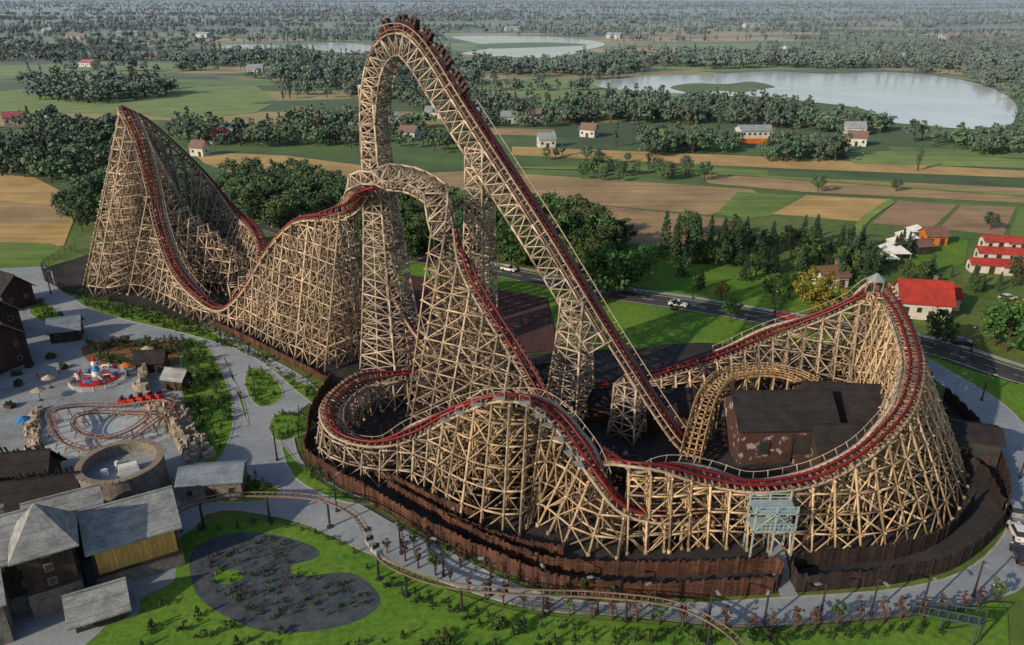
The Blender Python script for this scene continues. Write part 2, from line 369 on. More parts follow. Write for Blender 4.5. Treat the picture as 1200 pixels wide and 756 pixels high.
beds=[[(215,400),(245,408),(272,470),(268,520),(240,545),(215,470)],[(292,432),(318,440),(332,465),(305,478),(288,455)],
 [(322,488),(345,484),(370,500),(330,518),(316,505)],[(330,520),(352,545),(400,575),(440,590),(400,588),(345,560)],[(210,552),(270,556),(330,575),(290,590),(215,580)],
 [(45,352),(75,372),(70,385),(35,368)],[(90,345),(165,362),(245,388),(330,438),(395,468),(372,478),(300,420),(230,395),(150,376),(100,360)],
 [(262,420),(285,470),(290,500),(272,440)]]
for b in beds:
    sheet('planting_bed',b,.135,GRASS,3); kerb('kerb',GL(b),True,3,.22,.16)
sheet('orchard_soil',[(105,402),(215,402),(222,425),(150,432),(105,425)],.125,M('bark_mulch',(.22,.12,.06),(.13,.08,.045),.4,.9,gscale=8,grain=.4),3)

road=GL([(300,262),(380,284),(470,300),(560,314),(700,342),(800,357),(900,374),(1070,403),(1200,443),(1400,500)])
ribbon('road',road,7.5,.15,ASPH); ribbon('road_edge_line',road,.2,.156,PAINT,3.3); ribbon('road_edge_line',road,.2,.156,PAINT,-3.3); ribbon('road_centre_line',road,.2,.156,PAINT,0,2)
ribbon('pavement',road,1.6,.2,KERB,-5.2)
ribbon('farm_track',GL([(560,196),(800,202),(1000,215),(1300,238)]),3.5,.3,F_YEL)
ribbon('farm_track',GL([(1045,236),(1010,262),(1000,300)]),3,.3,F_YEL)

# ------------------------------------------------------------------ roller coaster
coaster=empty('wooden_roller_coaster')
Llift=[(29,103.2,1.6),(26,105,3.5),(16.3,111.6,17),(5.6,118.8,33),(-5.2,126,48.2),(-9.2,128.6,54.0),(-12.0,130.4,58.2),(-14.6,132.0,61.2),(-17.4,133.8,62.6),(-20.8,135.6,61.6),(-23.8,137.0,57.8),(-25.6,138,52),(-26.4,138.4,45),(-26.4,138.6,36),(-25.7,138.2,27),(-23.6,136.6,18),(-20,134,10.5),(-15,130.5,5.5)]
Lval=[(-8,126,3.6),(2,122.5,3),(13,122,3),(24.5,124,4)]
Lbr=GL([(840,415,6.5),(900,390,10),(960,368,14.5),(1000,350,18),(1030,337,20.5)])
Lfr=GL([(1052,362,20),(1066,395,18.5),(1072,428,17),(1062,470,15.5),(1035,505,14),(1000,533,12),(950,557,9.5),(885,566,8.5),(830,556,9.5),(782,545,11.3),(738,543,11.3)])
Lst=GL([(703,528,9),(655,490,9.5),(610,415,16),(560,335,25),(530,268,33),(503,231,36.8),(460,217,37.8),(424,226,36.2),(405,243,31.2)])
Lh2=GL([(372,251,28.3),(345,258,26),(315,290,19),(288,335,9.5),(262,360,3.8)])
Llf=GL([(235,347,5),(205,312,9),(187,262,17),(177,215,26),(165,170,35)])+[(-91,186,42.3)]
Llb=[(-93.5,192,42),(-92,198,38.5),(-86.5,202,30.5),(-79,201.5,22),(-72,196.5,15.5),(-66,189,13.8),(-61.5,181,11.5),(-59,174,7)]
Lin=[(-52,166,3.8),(-42,156,3.2),(-30,146,3.2),(-19,138,3.5),(-11.5,131,4.5),(-12,124.5,5.3)]
Lloop=GL([(470,437,6),(425,443,6.5),(395,463,7),(386,485,7),(400,508,6),(440,517,6),(485,503,8),(525,482,12),(570,465,15.5),(612,464,16),(648,482,13.5),(680,520,10.7),(705,560,9)])
Lend=GL([(735,592,6),(780,602,4.5),(830,596,4)])
allp=[];rngs={}
for nm,l in (('lift',Llift),('val',Lval),('br',Lbr),('fr',Lfr),('st',Lst),('h2',Lh2),('lf',Llf),('lb',Llb),('in',Lin),('loop',Lloop),('end',Lend)):
    rngs[nm]=(len(allp),len(allp)+len(l)-1); allp+=l
NS=12; C0=cat(allp,NS); d0=np.r_[0,np.cumsum(np.linalg.norm(np.diff(C0,axis=0),axis=1))]
STEP=1.0; C,_=resample(C0,STEP,3); tot=d0[-1]; nC=len(C)
def ix(ci): return int(round(d0[min(int(ci*NS),len(d0)-1)]/tot*(nC-1)))
T=np.gradient(C,axis=0); T/=np.linalg.norm(T,axis=1,keepdims=True)
K=np.gradient(T,axis=0)
for _ in range(4): K=(np.roll(K,1,0)+K+np.roll(K,-1,0))/3
UP=np.zeros_like(C); u=np.array([0,0,1.0])
for i in range(nC):
    t=T[i]; u=u-t*u.dot(t); u/=np.linalg.norm(u)
    z=np.array([0,0,1.0])-t*t[2]; fl=max(0,1-abs(t[2])*1.15)
    u=u*(1-.25*fl)+z*.25*fl; u-=t*u.dot(t); u/=np.linalg.norm(u)
    k=K[i]*np.array([1,1,0]); k=k-t*k.dot(t); side=np.cross(t,u); kk=side*k.dot(side)*9*max(0,1-abs(t[2]))
    nk=np.linalg.norm(kk); 
    if nk>1.3: kk*=1.3/nk
    U=u+kk; UP[i]=U/np.linalg.norm(U)
for _ in range(3):
    UP[1:-1]=(UP[:-2]+UP[1:-1]+UP[2:])/3; UP/=np.linalg.norm(UP,axis=1,keepdims=True)
s0=rngs['st'][0]; key=[ix(s0+3.3),ix(s0+4.9),ix(s0+7.0),ix(s0+9.2)]
ph=np.interp(np.arange(nC),key,[0,math.pi,math.pi,2*math.pi]); sdt=np.cross(T,UP)
UP=UP*np.cos(ph)[:,None]+sdt*np.sin(ph)[:,None]
SD=np.cross(T,UP); SD/=np.linalg.norm(SD,axis=1,keepdims=True)
def sweep(name,a,b,s,h,wd,dp,mat,parent=coaster):
    I=np.arange(a,b+1); V=[]
    for ds,dh in ((-wd/2,-dp/2),(wd/2,-dp/2),(wd/2,dp/2),(-wd/2,dp/2)):
        V.append(C[I]+SD[I]*(s+ds)+UP[I]*(h+dh))
    V=np.stack(V,1).reshape(-1,3); n=len(I); F_=[]
    for i in range(n-1):
        for k in range(4): F_+= [i*4+k,i*4+(k+1)%4,(i+1)*4+(k+1)%4,(i+1)*4+k]
    F_+=[3,2,1,0]+[(n-1)*4+k for k in range(4)]
    me=quadmesh(name,V,F_); me.materials.append(mat); return link(bpy.data.objects.new(name,me),parent)
for s_ in (-.62,.62):
    sweep('track_rail',0,nC-1,s_,0,.28,.34,RED)
B=[]
for i in range(0,nC):
    B.append((C[i]-SD[i]*1.35-UP[i]*.4,C[i]+SD[i]*1.35-UP[i]*.4,.24))
    if i%2==0: B.append((C[i]-SD[i]*.6-UP[i]*.15,C[i]+SD[i]*.6-UP[i]*.15,.2))
beams_obj('track_ties',B,TIE,coaster)
for s_ in (-1.25,1.25): sweep('track_stringer',0,nC-1,s_,-.75,.26,.36,WOOD)
iL=ix(9); 
for s_ in (-2.0,2.0):
    sweep('lift_handrail',2,iL,s_,.75,.13,.13,WOOD2); sweep('lift_walkway',2,iL,s_*.86,-.25,.65,.1,TIE)
B=[]
for i in range(2,iL,2):
    for s_ in (-2.0,2.0): B.append((C[i]+SD[i]*s_-UP[i]*.6,C[i]+SD[i]*s_+UP[i]*.75,.11))
beams_obj('lift_handrail_posts',B,WOOD2,coaster)

def truss(name,a,b,hw,top,dep,step=3,mat=WOOD2,wb=.3):
    B=[]; I=list(range(a,b+1,step)); pt=lambda i,s,h:C[i]+SD[i]*s+UP[i]*h
    cn=[(-hw,top),(hw,top),(hw*1.15,top-dep),(-hw*1.15,top-dep)]
    for n,i in enumerate(I):
        q=[pt(i,*c) for c in cn]
        for k in range(4): B.append((q[k],q[(k+1)%4],wb*.85))
        B.append((q[0],q[2],wb*.6)); B.append((q[1],q[3],wb*.6))
        if n<len(I)-1:
            j=I[n+1]; r=[pt(j,*c) for c in cn]
            for k in range(4):
                B.append((q[k],r[k],wb*1.15)); B.append((q[k],r[(k+1)%4],wb*.65)); B.append((q[(k+1)%4],r[k],wb*.65))
    beams_obj(name,B,mat,coaster)
truss('top_hat_truss',ix(2),ix(15),1.9,-.8,3.4,2,WOOD2,.24)
truss('stall_arch_truss',ix(s0+4),ix(s0+8)+2,1.8,-.6,2.2,2,WOOD2,.25)
def tower(name,bc,tc,hb,ht,zt,rz,lv=3.0,w=.28,mid=True):
    B=[]; n=max(2,int(zt/lv)); prev=None
    for k in range(n+1):
        f=k/n; h=ht+(hb-ht)*(1-f)**1.6; cx=bc[0]+(tc[0]-bc[0])*f; cy=bc[1]+(tc[1]-bc[1])*f; q=[]
        for sx,sy in ((-1,-1),(1,-1),(1,1),(-1,1)):
            x,y=sx*h,sy*h; q.append(np.array([cx+x*math.cos(rz)-y*math.sin(rz),cy+x*math.sin(rz)+y*math.cos(rz),zt*f]))
        for j in range(4):
            if k: B.append((q[j],q[(j+1)%4],w*.8))
            if prev is not None:
                B.append((prev[j],q[j],w*1.2)); B.append((prev[j],q[(j+1)%4],w*.65)); B.append((prev[(j+1)%4],q[j],w*.65))
                if mid and h>1.8:
                    B.append(((prev[j]+prev[(j+1)%4])/2,(q[j]+q[(j+1)%4])/2,w*.8))
                m1=(prev[j]+q[j])/2; m2=(prev[(j+1)%4]+q[(j+1)%4])/2; B.append((m1,m2,w*.5))
        if k and mid: B.append((q[0],q[2],w*.6)); B.append((q[1],q[3],w*.6))
        prev=q
    beams_obj(name,B,WOOD2,coaster)
rzl=math.atan2(30,-45)
tower('support_tower',(-23.2,135.6),(-24.1,136.9),4.6,1.5,53,rzl)
tower('support_tower',(-6.1,126.3),(-5.2,125.7),2.9,1.7,44.5,rzl)
tower('support_tower',(9.7,116.2),(10.6,115.2),3.4,2.0,22.5,rzl,2.8)
tower('support_tower',(19,109.9),(19,109.7),2.4,1.9,10,rzl,2.8)

def trestle(name,pts,bl,br,sp=2.5,lv=2.6,ps=2.6,wt=1.5,w=.21,mat=WOOD,dens=.68,drop=.9):
    P=cat(pts,10); 
    S,_=resample(np.c_[P],sp,2); n=len(S)
    TT=np.gradient(S[:,:2],axis=0); TT/=np.maximum(np.linalg.norm(TT,axis=1,keepdims=True),1e-6)
    for _ in range(2): TT[1:-1]=(TT[:-2]+TT[1:-1]+TT[2:])/3
    NN=np.stack([TT[:,1],-TT[:,0]],1)
    bL=np.interp(np.linspace(0,1,n),np.linspace(0,1,len(bl)),bl); bR=np.interp(np.linspace(0,1,n),np.linspace(0,1,len(br)),br)
    B=[]
    def pt(i,o,z): return np.array([S[i,0]+NN[i,0]*o,S[i,1]+NN[i,1]*o,z])
    mx=int((wt+max(max(bl),max(br))*S[:,2].max())/ps)+1
    def tops(i,o):
        h=S[i,2]-drop; a=abs(o); b=bL[i] if o<0 else bR[i]
        return h if a<=wt else h-(a-wt)/max(b,1e-3)
    offs=[-wt,wt]+[k*ps for k in range(-mx,mx+1) if abs(k*ps)>wt+.8]+[0]
    offs=sorted(offs)
    for i in range(n):
        h=S[i,2]-drop
        if h<.8: continue
        eL=lambda z:-(wt+bL[i]*(h-z)); eR=lambda z:wt+bR[i]*(h-z)
        B.append((pt(i,eL(0),0),pt(i,-wt,h),w*1.25)); B.append((pt(i,eR(0),0),pt(i,wt,h),w*1.25))
        for o in offs:
            tz=tops(i,o)
            if tz>1: B.append((pt(i,o,0),pt(i,o,tz),w))
        zs=list(np.arange(lv,h-.4,lv))+[h]
        for k,z in enumerate(zs):
            B.append((pt(i,eL(z)-.3,z),pt(i,eR(z)+.3,z),w*.95))
            z0=0 if k==0 else zs[k-1]
            for a,b2 in zip(offs[:-1],offs[1:]):
                if min(tops(i,a),tops(i,b2))>=z-.2 and random.random()<dens:
                    if (k+int(a))%2: B.append((pt(i,a,z0),pt(i,b2,z),w*.75))
                    else: B.append((pt(i,b2,z0),pt(i,a,z),w*.75))
            if i<n-1:
                h2=S[i+1,2]-drop; 
                if h2>=z-.3:
                    eL2=-(wt+bL[i+1]*(h2-z)); eR2=wt+bR[i+1]*(h2-z)
                    B.append((pt(i,eL(z),z),pt(i+1,eL2,z),w*.95)); B.append((pt(i,eR(z),z),pt(i+1,eR2,z),w*.95))
                    eLb=-(wt+bL[i+1]*(h2-z0)); eRb=wt+bR[i+1]*(h2-z0)
                    for ee,ff in ((eL,eLb),(eR,eRb)):
                        q_=random.random()
                        if q_<.72: B.append((pt(i,ee(z),z),pt(i+1,ff,z0),w*.75))
                        if q_>.55: B.append((pt(i,ee(z0),z0),pt(i+1,eL2 if ee is eL else eR2,z),w*.7))
                    for o in offs:
                        if min(tops(i,o),tops(i+1,o))>=z-.1:
                            if random.random()<.75: B.append((pt(i,o,z),pt(i+1,o,z),w*.85))
                            if random.random()<dens*.45: B.append((pt(i,o,z0),pt(i+1,o,z),w*.7))
        B.append((pt(i,eL(0),.0),pt(i,eL(0),.4),.5)); B.append((pt(i,eR(0),.0),pt(i,eR(0),.4),.5))
    return beams_obj(name,B,mat,coaster)
trestle('back_trestle',Lval[2:]+Lbr,(.12,.25,.3),(.15,.4,.45),sp=2.8,dens=.5)
trestle('turn_trestle',Lbr[-1:]+Lfr,(.4,.5,.55,.5,.3,.2,.2),(.2,.15,.15,.15,.15),sp=2.6,mat=WOODF,dens=.55)
trestle('stall_exit_trestle',Lst[:5],(.15,.2,.25,.27),(.15,.12,.1,.12),sp=2.9,dens=.5)
trestle('stall_arch_leg',[Lst[4],((Lst[4][0]+Lst[5][0])/2,(Lst[4][1]+Lst[5][1])/2,35.0)],(.25,.2),(.12,.12))
trestle('hill_trestle',[Lst[8]]+Lh2,(.22,.28,.3),(.2,.2,.15))
trestle('tall_hill_front_trestle',Lh2[-1:]+Llf,(.2,.25,.36,.38),(.2,.35,.45,.35),w=.235)
trestle('tall_hill_back_trestle',Llf[-1:]+Llb,(.38,.36,.3,.3,.2),(.35,.4,.6,.6,.4),w=.235)
trestle('low_run_trestle',Llb[-1:]+Lin,(.15,.15),(.15,.15))
trestle('loop_trestle',Lin[-1:]+Lloop[:8],(.15,.1),(.2,.22,.25,.4),sp=2.6,dens=.5)
trestle('front_hill_trestle',Lloop[7:]+Lend[:1],(.15,.12,.12),(.45,.6,.6,.45),sp=2.4,w=.23,mat=WOODF)
trestle('end_run_trestle',Lend,(.15,.15),(.2,.2),mat=WOODF)
trestle('tall_hill_inner_trestle',[(-86,187,26),(-80,185,19),(-73,182,14),(-67,178,10)],(.3,.35),(.35,.3),w=.22)
trestle('hill_side_trestle',[(-66,168,6),(-60,170,9),(-55,168,10),(-50,163,9)],(.3,.3),(.2,.2),w=.22)
a,b=ix(rngs['loop'][0]+7),ix(rngs['loop'][1])
mb=MB()
for i in range(a,b,3):
    c=C[i]+SD[i]*2.3-UP[i]*.2; mb.box((c[0],c[1],c[2]),(1.5,.9,.1),math.atan2(T[i][1],T[i][0]))
    for dx in (-.7,.7):
        p=c+T[i]*dx; mb.beam(p,p+np.array([0,0,1.1]),.08)
    mb.beam(c-T[i]*.7+np.array([0,0,1.1]),c+T[i]*.7+np.array([0,0,1.1]),.08)
mb.obj('maintenance_landings',[STEEL],coaster)
for (nm,s_) in (('fr',2.1),('h2',2.1),('br',-2.1),('loop',-2.1),('lf',2.1)):
    a,b=ix(rngs[nm][0]+(1 if nm=='h2' else 0)),ix(rngs[nm][1]); sweep('handrail',a,b,s_,.6,.08,.08,WOOD2); sweep('walkway',a,b,s_*.87,-.5,.6,.1,WOOD2)
    B=[(C[i]+SD[i]*s_-UP[i]*.6,C[i]+SD[i]*s_+UP[i]*.6,.09) for i in range(a,b,2)]; beams_obj('handrail_posts',B,WOOD2,coaster)
ch=GL([(808,540,1.5),(818,500,4.5),(830,465,6.5),(850,443,7),(888,436,7),(925,440,7),(950,452,7)])
CC,_=resample(cat(ch,8),1.0); TT=np.gradient(CC,axis=0); TT/=np.linalg.norm(TT,axis=1,keepdims=True)
B=[]
for i in range(len(CC)):
    s_=np.array([TT[i][1],-TT[i][0],0]); s_/=np.linalg.norm(s_)
    for k in np.linspace(-1.5,1.5,4):
        if i<len(CC)-1:
            s2=np.array([TT[i+1][1],-TT[i+1][0],0]); s2/=np.linalg.norm(s2); B.append((CC[i]+s_*k,CC[i+1]+s2*k,.3))
            if abs(k)>1.4:
                for hh in (.5,1.0): B.append((CC[i]+s_*k+[0,0,hh],CC[i+1]+s2*k+[0,0,hh],.14))
    B.append((CC[i]-s_*1.6,CC[i]+s_*1.6,.22))
    for k in (-1.5,1.5):
        B.append((CC[i]+s_*k,CC[i]+s_*k+[0,0,1.1],.14))
        if i%3==0: B.append((np.array([*(CC[i]+s_*k)[:2],0]),CC[i]+s_*k,.26))
    if i%3==0 and CC[i][2]>3:
        p=CC[i]; B.append((np.array([*(p-s_*1.5)[:2],0]),p+s_*1.5,.2)); B.append((p-s_*1.5-[0,0,p[2]/2],p+s_*1.5-[0,0,p[2]/2],.2))
beams_obj('transfer_chute',B,M('chute_timber',(.44,.30,.16),(.30,.21,.12),.3,.8,island=.3),coaster)
p=Lbr[-1]; mb=MB(); mb.cyl((p[0]-1,p[1]-.5,p[2]+1.6),1.7,.15,1.2,6,0)
for k in range(6):
    a_=k*math.pi/3; mb.beam((p[0]-1+1.5*math.cos(a_),p[1]-.5+1.5*math.sin(a_),p[2]-.5),(p[0]-1+1.5*math.cos(a_),p[1]-.5+1.5*math.sin(a_),p[2]+1.7),.14,0)
mb.obj('peak_canopy',[STEEL],coaster)
mb=MB(); px,py=33.2,80.6
for z in (7.3,4.6): mb.box((px,py,z),(5.4,3.0,.18))
for x in (-2.6,0,2.6):
    for y in (-1.4,1.4): mb.beam((px+x,py+y,0),(px+x,py+y,8.4),.2)
for z in (8.3,7.8,5.7,5.2):
    for y in (-1.4,1.4): mb.beam((px-2.6,py+y,z),(px+2.6,py+y,z),.11)
for x in np.arange(-2.2,2.4,.55): mb.beam((px+x,py-1.4,4.6),(px+x,py-1.4,5.7),.07)
mb.beam((px-2.6,py-1.4,4.6),(px,py-1.4,7.3),.14); mb.beam((px+2.6,py-1.4,4.6),(px,py-1.4,7.3),.14)
mb.obj('steel_platform',[M('pale_blue_steel',(.33,.44,.47),(.25,.34,.38),.5,.5)],coaster)

train=empty('coaster_train')
def carmesh():
    mb=MB()
    mb.box((0,0,.55),(2.3,1.35,.35),0,0); mb.box((.75,0,.95),(.6,1.35,.5),0,0,.8)
    mb.box((-.1,0,.78),(1.9,1.45,.12),0,2)
    for x in (-.75,.1):
        for y in (-.33,.33):
            mb.box((x,y,.9),(.5,.5,.22),0,1); mb.box((x-.27,y,1.25),(.14,.5,.8),0,1)
            mb.box((x-.05,y,1.3),(.26,.4,.55),0,3,.85); mb.ball((x-.03,y,1.72),.15,8,4)
            mb.beam((x+.05,y-.2,1.45),(x+.2,y-.25,1.95),.09,4); mb.beam((x+.05,y+.2,1.45),(x+.2,y+.25,1.95),.09,4)
            mb.beam((x+.1,y-.12,1.05),(x+.45,y-.12,.95),.14,3); mb.beam((x+.1,y+.12,1.05),(x+.45,y+.12,.95),.14,3)
            mb.beam((x+.3,y-.2,1.1),(x+.3,y+.2,1.1),.06,2)
    for x in (-.8,.8):
        for y in (-.68,.68): mb.box((x,y,.28),(.42,.14,.36),0,1)
    return mb.mesh('train_car',[M('train_body',(.035,.03,.03),None,1,.4),DARK,M('train_trim',(.12,.02,.02),None,1,.5),M('clothes',(.05,.05,.08),(.10,.05,.05),1.5,.8),M('skin',(.25,.16,.11),None,1,.6)])
cm=carmesh()
ic=ix(7)
for k in range(8):
    i=ic-2+int(k*2.6)-9
    m4=Matrix(((T[i][0],-SD[i][0],UP[i][0],C[i][0]),(T[i][1],-SD[i][1],UP[i][1],C[i][1]),(T[i][2],-SD[i][2],UP[i][2],C[i][2]),(0,0,0,1)))
    o=bpy.data.objects.new('car',cm); o.matrix_world=m4; link(o,train)

# ------------------------------------------------------------------ fences
def plank_fence(name,pts,h,n=6,step=.42,mat=FENCE,closed=False):
    Cc,_=resample(cat([(p[0],p[1]) for p in pts],n),step,2); mb=MB()
    for i in range(len(Cc)-1):
        p,q=Cc[i],Cc[i+1]; a=math.atan2(q[1]-p[1],q[0]-p[0]); hh=h*random.uniform(.88,1.08)
        mb.box(((p[0]+q[0])/2,(p[1]+q[1])/2,hh/2),(step*.93,.09+random.random()*.05,hh),a)
        if i%6==0: mb.box((p[0],p[1],h*.53),(.24,.24,h*1.06),a)
    for z in (h*.3,h*.75):
        for i in range(0,len(Cc)-3,3): mb.beam((*Cc[i],z),(*Cc[i+3],z),.2,0,.12)
    return mb.obj(name,[mat])
plank_fence('wooden_fence',GL([(388,452),(366,490),(362,520),(364,545),(440,592),(520,637),(600,674),(655,694),(700,700),(780,702),(905,696)]),2.6)
plank_fence('wooden_fence',GL([(935,694),(1060,682),(1132,658),(1176,610),(1174,560),(1150,515),(1105,468)]),2.6,mat=BFENCE)
plank_fence('wooden_fence',GL([(520,618),(600,655),(660,672),(780,676),(905,672),(908,694)]),2.4)
plank_fence('wooden_fence',GL([(440,560),(480,580),(520,600),(560,612),(540,585)]),2.2)
plank_fence('wooden_fence',GL([(455,575),(520,612),(590,640),(660,655)]),2.0)
plank_fence('wooden_fence',GL([(933,694),(935,668),(1050,655),(1110,630),(1140,590)]),2.6,mat=BFENCE)
plank_fence('wooden_fence',GL([(1172,600),(1150,560),(1120,540),(1110,500),(1090,470)]),2.2,mat=BFENCE)
plank_fence('wooden_fence',GL([(245,380),(300,406),(388,452)]),1.6)
def mesh_fence(name,pts,h=1.8,sp=2.5,mat=DARK):
    Cc,_=resample(cat([(p[0],p[1]) for p in pts],6),sp,2); mb=MB()
    for i in range(len(Cc)):
        mb.beam((*Cc[i],0),(*Cc[i],h),.09)
        if i<len(Cc)-1:
            for z in np.linspace(.2,h,5): mb.beam((*Cc[i],z),(*Cc[i+1],z),.035)
            for t_ in np.linspace(.1,.9,7):
                q=Cc[i]*(1-t_)+Cc[i+1]*t_; mb.beam((*q,.1),(*q,h),.03)
    return mb.obj(name,[mat])
mesh_fence('mesh_fence',GL([(90,293),(50,317),(78,343),(150,358),(245,381)]),2.2)
mesh_fence('mesh_fence',GL([(600,712),(740,726),(860,737),(950,734),(1100,720),(1170,704)]),1.2)
mesh_fence('mesh_fence',GL([(350,480),(358,548),(436,600),(520,648)]),1.0)
mesh_fence('mesh_fence',GL([(1050,398),(1120,415),(1200,448),(1300,480)]),1.6)

# ------------------------------------------------------------------ buildings
def building(name,cx,cy,rot,L,W,h,rh,wall,roof,floors=1,over=.5,door=True,chimney=False,hip=False,base_h=0,basemat=STONE,front=None,winx=2.6,win=True,z0=0):
    e=empty(name,(cx,cy,z0),R(rot))
    mb=MB()
    if base_h: 
        b2=MB(); b2.box((0,0,base_h/2),(L+.3,W+.3,base_h)); b2.obj('stone_base',[basemat],e)
    mb.box((0,0,h/2),(L,W,h))
    if not hip and rh>0:
        for x0,x1 in ((-L/2,-L/2+.25),(L/2-.25,L/2)):
            mb.add([(x0,-W/2,h),(x0,W/2,h),(x0,0,h+rh),(x1,-W/2,h),(x1,W/2,h),(x1,0,h+rh)],[(0,2,1),(3,4,5),(0,3,5,2),(1,2,5,4)])
    mb.obj('walls',[wall],e)
    rb=MB(); sl=rh/(W/2); th=.22
    if hip:
        Lx=L/2+over; Wy=W/2+over; zz=h-over*sl*.3+.02; r=max(0,L/2-W/2)
        vs=[(-Lx,-Wy,zz),(Lx,-Wy,zz),(Lx,Wy,zz),(-Lx,Wy,zz),(-r-.01,0,h+rh),(r+.01,0,h+rh),(-Lx,-Wy,zz-.2),(Lx,-Wy,zz-.2),(Lx,Wy,zz-.2),(-Lx,Wy,zz-.2)]
        rb.add(vs,[(0,1,5,4),(1,2,5),(2,3,4,5),(3,0,4),(6,7,1,0),(7,8,2,1),(8,9,3,2),(9,6,0,3),(9,8,7,6)])
    else:
        for s_ in (-1,1):
            Lx=L/2+over; y1=s_*(W/2+over); z1=h-over*sl+.03; zt=h+rh+.03
            rb.add([(-Lx,0,zt),(Lx,0,zt),(Lx,y1,z1),(-Lx,y1,z1),(-Lx,0,zt+th),(Lx,0,zt+th),(Lx,y1,z1+th),(-Lx,y1,z1+th)],[(0,1,2,3),(4,7,6,5),(0,4,5,1),(1,5,6,2),(2,6,7,3),(3,7,4,0)])
        rb.beam((-L/2-over,0,h+rh+th),(L/2+over,0,h+rh+th),.3)
        if wall is DWOOD or wall is STONE or wall is BARN:
            nn=int(W/2/.9)
            for s_ in (-1,1):
                for k in range(1,nn+1):
                    f=k/(nn+.4); y=s_*(W/2+over)*f; z=h+rh+th+.04-f*(rh+over*sl); rb.beam((-L/2-over,y,z),(L/2+over,y,z),.09)
    rb.obj('roof',[roof],e)
    wf=MB(); wg=MB(); fh=(h-base_h)/floors; ww=1.2 if wall is PLAS else .95; wh=1.35 if wall is PLAS else 1.05
    if win:
        for f in range(floors):
            zc=base_h+fh*(f+.55); nx=max(1,int(L/winx))
            for k in range(nx):
                x=-L/2+L*(k+.5)/nx
                for s_ in (-1,1):
                    if f==0 and door and s_==-1 and k==nx//2: continue
                    wf.box((x,s_*(W/2+.03),zc),(ww,.1,wh)); wg.box((x,s_*(W/2+.05),zc),(ww-.22,.1,wh-.22))
            ny=max(1,int(W/3.2))
            for k in range(ny):
                y=-W/2+W*(k+.5)/ny
                for s_ in (-1,1):
                    wf.box((s_*(L/2+.03),y,zc),(.1,ww,wh)); wg.box((s_*(L/2+.05),y,zc),(.1,ww-.22,wh-.22))
        if wf.v: wf.obj('window_frames',[FRAME if wall is PLAS else COPE],e); wg.obj('windows',[GLASS],e)
    if door:
        d=MB(); nx=max(1,int(L/winx)); x=-L/2+L*(nx//2+.5)/nx; d.box((x,-W/2-.06,1.1),(1.3,.14,2.2)); d.obj('door',[DWOOD],e)
    if chimney:
        c=MB(); c.box((L*.22,W*.12,h+rh),(.7,.7,1.8)); c.box((L*.22,W*.12,h+rh+.95),(.85,.85,.14)); c.obj('chimney',[STONE],e)
    return e
st=building('coaster_station',42,106,2,14.5,9.5,6.8,3.4,BARN,BROOF,1,.7,True,win=False)
mb=MB(); mb.box((3.0,-4.85,3.6),(4.2,.3,3.0)); mb.box((-3.5,-4.85,3.2),(1.6,.3,2.2)); mb.obj('station_openings',[DARK],st)
mb=MB(); mb.box((3.0,-5.05,5.25),(5.2,.3,.3)); mb.box((0.6,-5.05,3),(.3,.25,5)); mb.box((5.4,-5.05,3),(.3,.25,5)); mb.obj('timber_frame',[DWOOD],st)
building('coaster_station',54.5,109.5,-6,14,13,5.8,3.8,DWOOD,BROOF,1,.9)
building('coaster_station',50.5,101,2,9,6,4.6,2.6,DWOOD,BROOF,1,.7)
building('queue_building',24,115,5,13,8,3.4,2.2,DWOOD,BROOF,1,.6)
building('queue_building',15.5,99,-25,9,5,2.8,1.6,DWOOD,BROOF,1,.6)
building('maintenance_shed',4,127,0,9,6,3.0,1.6,DWOOD,BROOF,1,.5)
building('maintenance_shed',17,117,8,8,5,3.0,1.8,DWOOD,BROOF,1,.5)
building('ride_office',72.5,104,-20,6.5,6,4.2,1.0,DARK,BROOF,1,.4)
# castle complex
hall=building('castle_hall',-48.2,79.6,30,9.6,8.4,6.3,2.7,DWOOD,SLATE,2,.6,False,False,base_h=2.1,win=False)
mb=MB(); mb.box((0,-4.28,4.3),(9.0,.14,3.4)); 
for x in np.arange(-4.4,4.5,.55): mb.box((x,-4.36,4.3),(.08,.06,3.4))
mb.obj('golden_board_wall',[GWOOD],hall)
mb=MB()
for x in (-4.7,4.7): mb.box((x,-4.42,4.3),(.25,.18,4.0))
mb.box((0,-4.42,2.45),(9.7,.2,.25)); mb.obj('timber_frame',[DWOOD],hall)
building('castle_gate_tower',-54.6,72.6,30,5.2,5.2,9.4,4.4,DWOOD,SLATE,3,.9,False,hip=True,base_h=3.5,winx=2.8)
building('castle_wing',-61.5,72.5,30,10,8,7.8,3.2,DWOOD,SLATE,2,.6,True,True,base_h=2.5)
building('castle_wing',-57.5,81.5,30,8,6,6.0,2.4,STONE,SLATE,2,.5)
building('castle_wing',-68,75.5,-60,9,7,7.0,3.4,STONE,SLATE,2,.5)
building('wooden_shed',-48.2,69.6,28,5.2,3.6,2.1,1.9,DWOOD,SLATE,1,.7)
building('gatehouse',-59.5,66.5,30,5,5,6,2.5,STONE,SLATE,2,.5)
def spiky(x,y,rot,L,W,h,rh):
    th=building('thatched_hall',x,y,rot,L,W,h,rh,DWOOD,BROOF,1,.8,True,False); mb=MB()
    for xx in np.arange(-L/2-.4,L/2+.5,.8): mb.beam((xx,.35,h+rh-.4),(xx+random.uniform(-.3,.3),-.35,h+rh+.8+random.random()*.8),.2)
    for s_ in (-1,1):
        for xx in np.arange(-L/2-.4,L/2+.5,1.1): mb.beam((xx,s_*(W/2+.7),h-1),(xx+random.uniform(-.2,.2),s_*(W/2+.8),h+.3+random.random()*.6),.18)
    mb.obj('ridge_spikes',[BROOF],th)
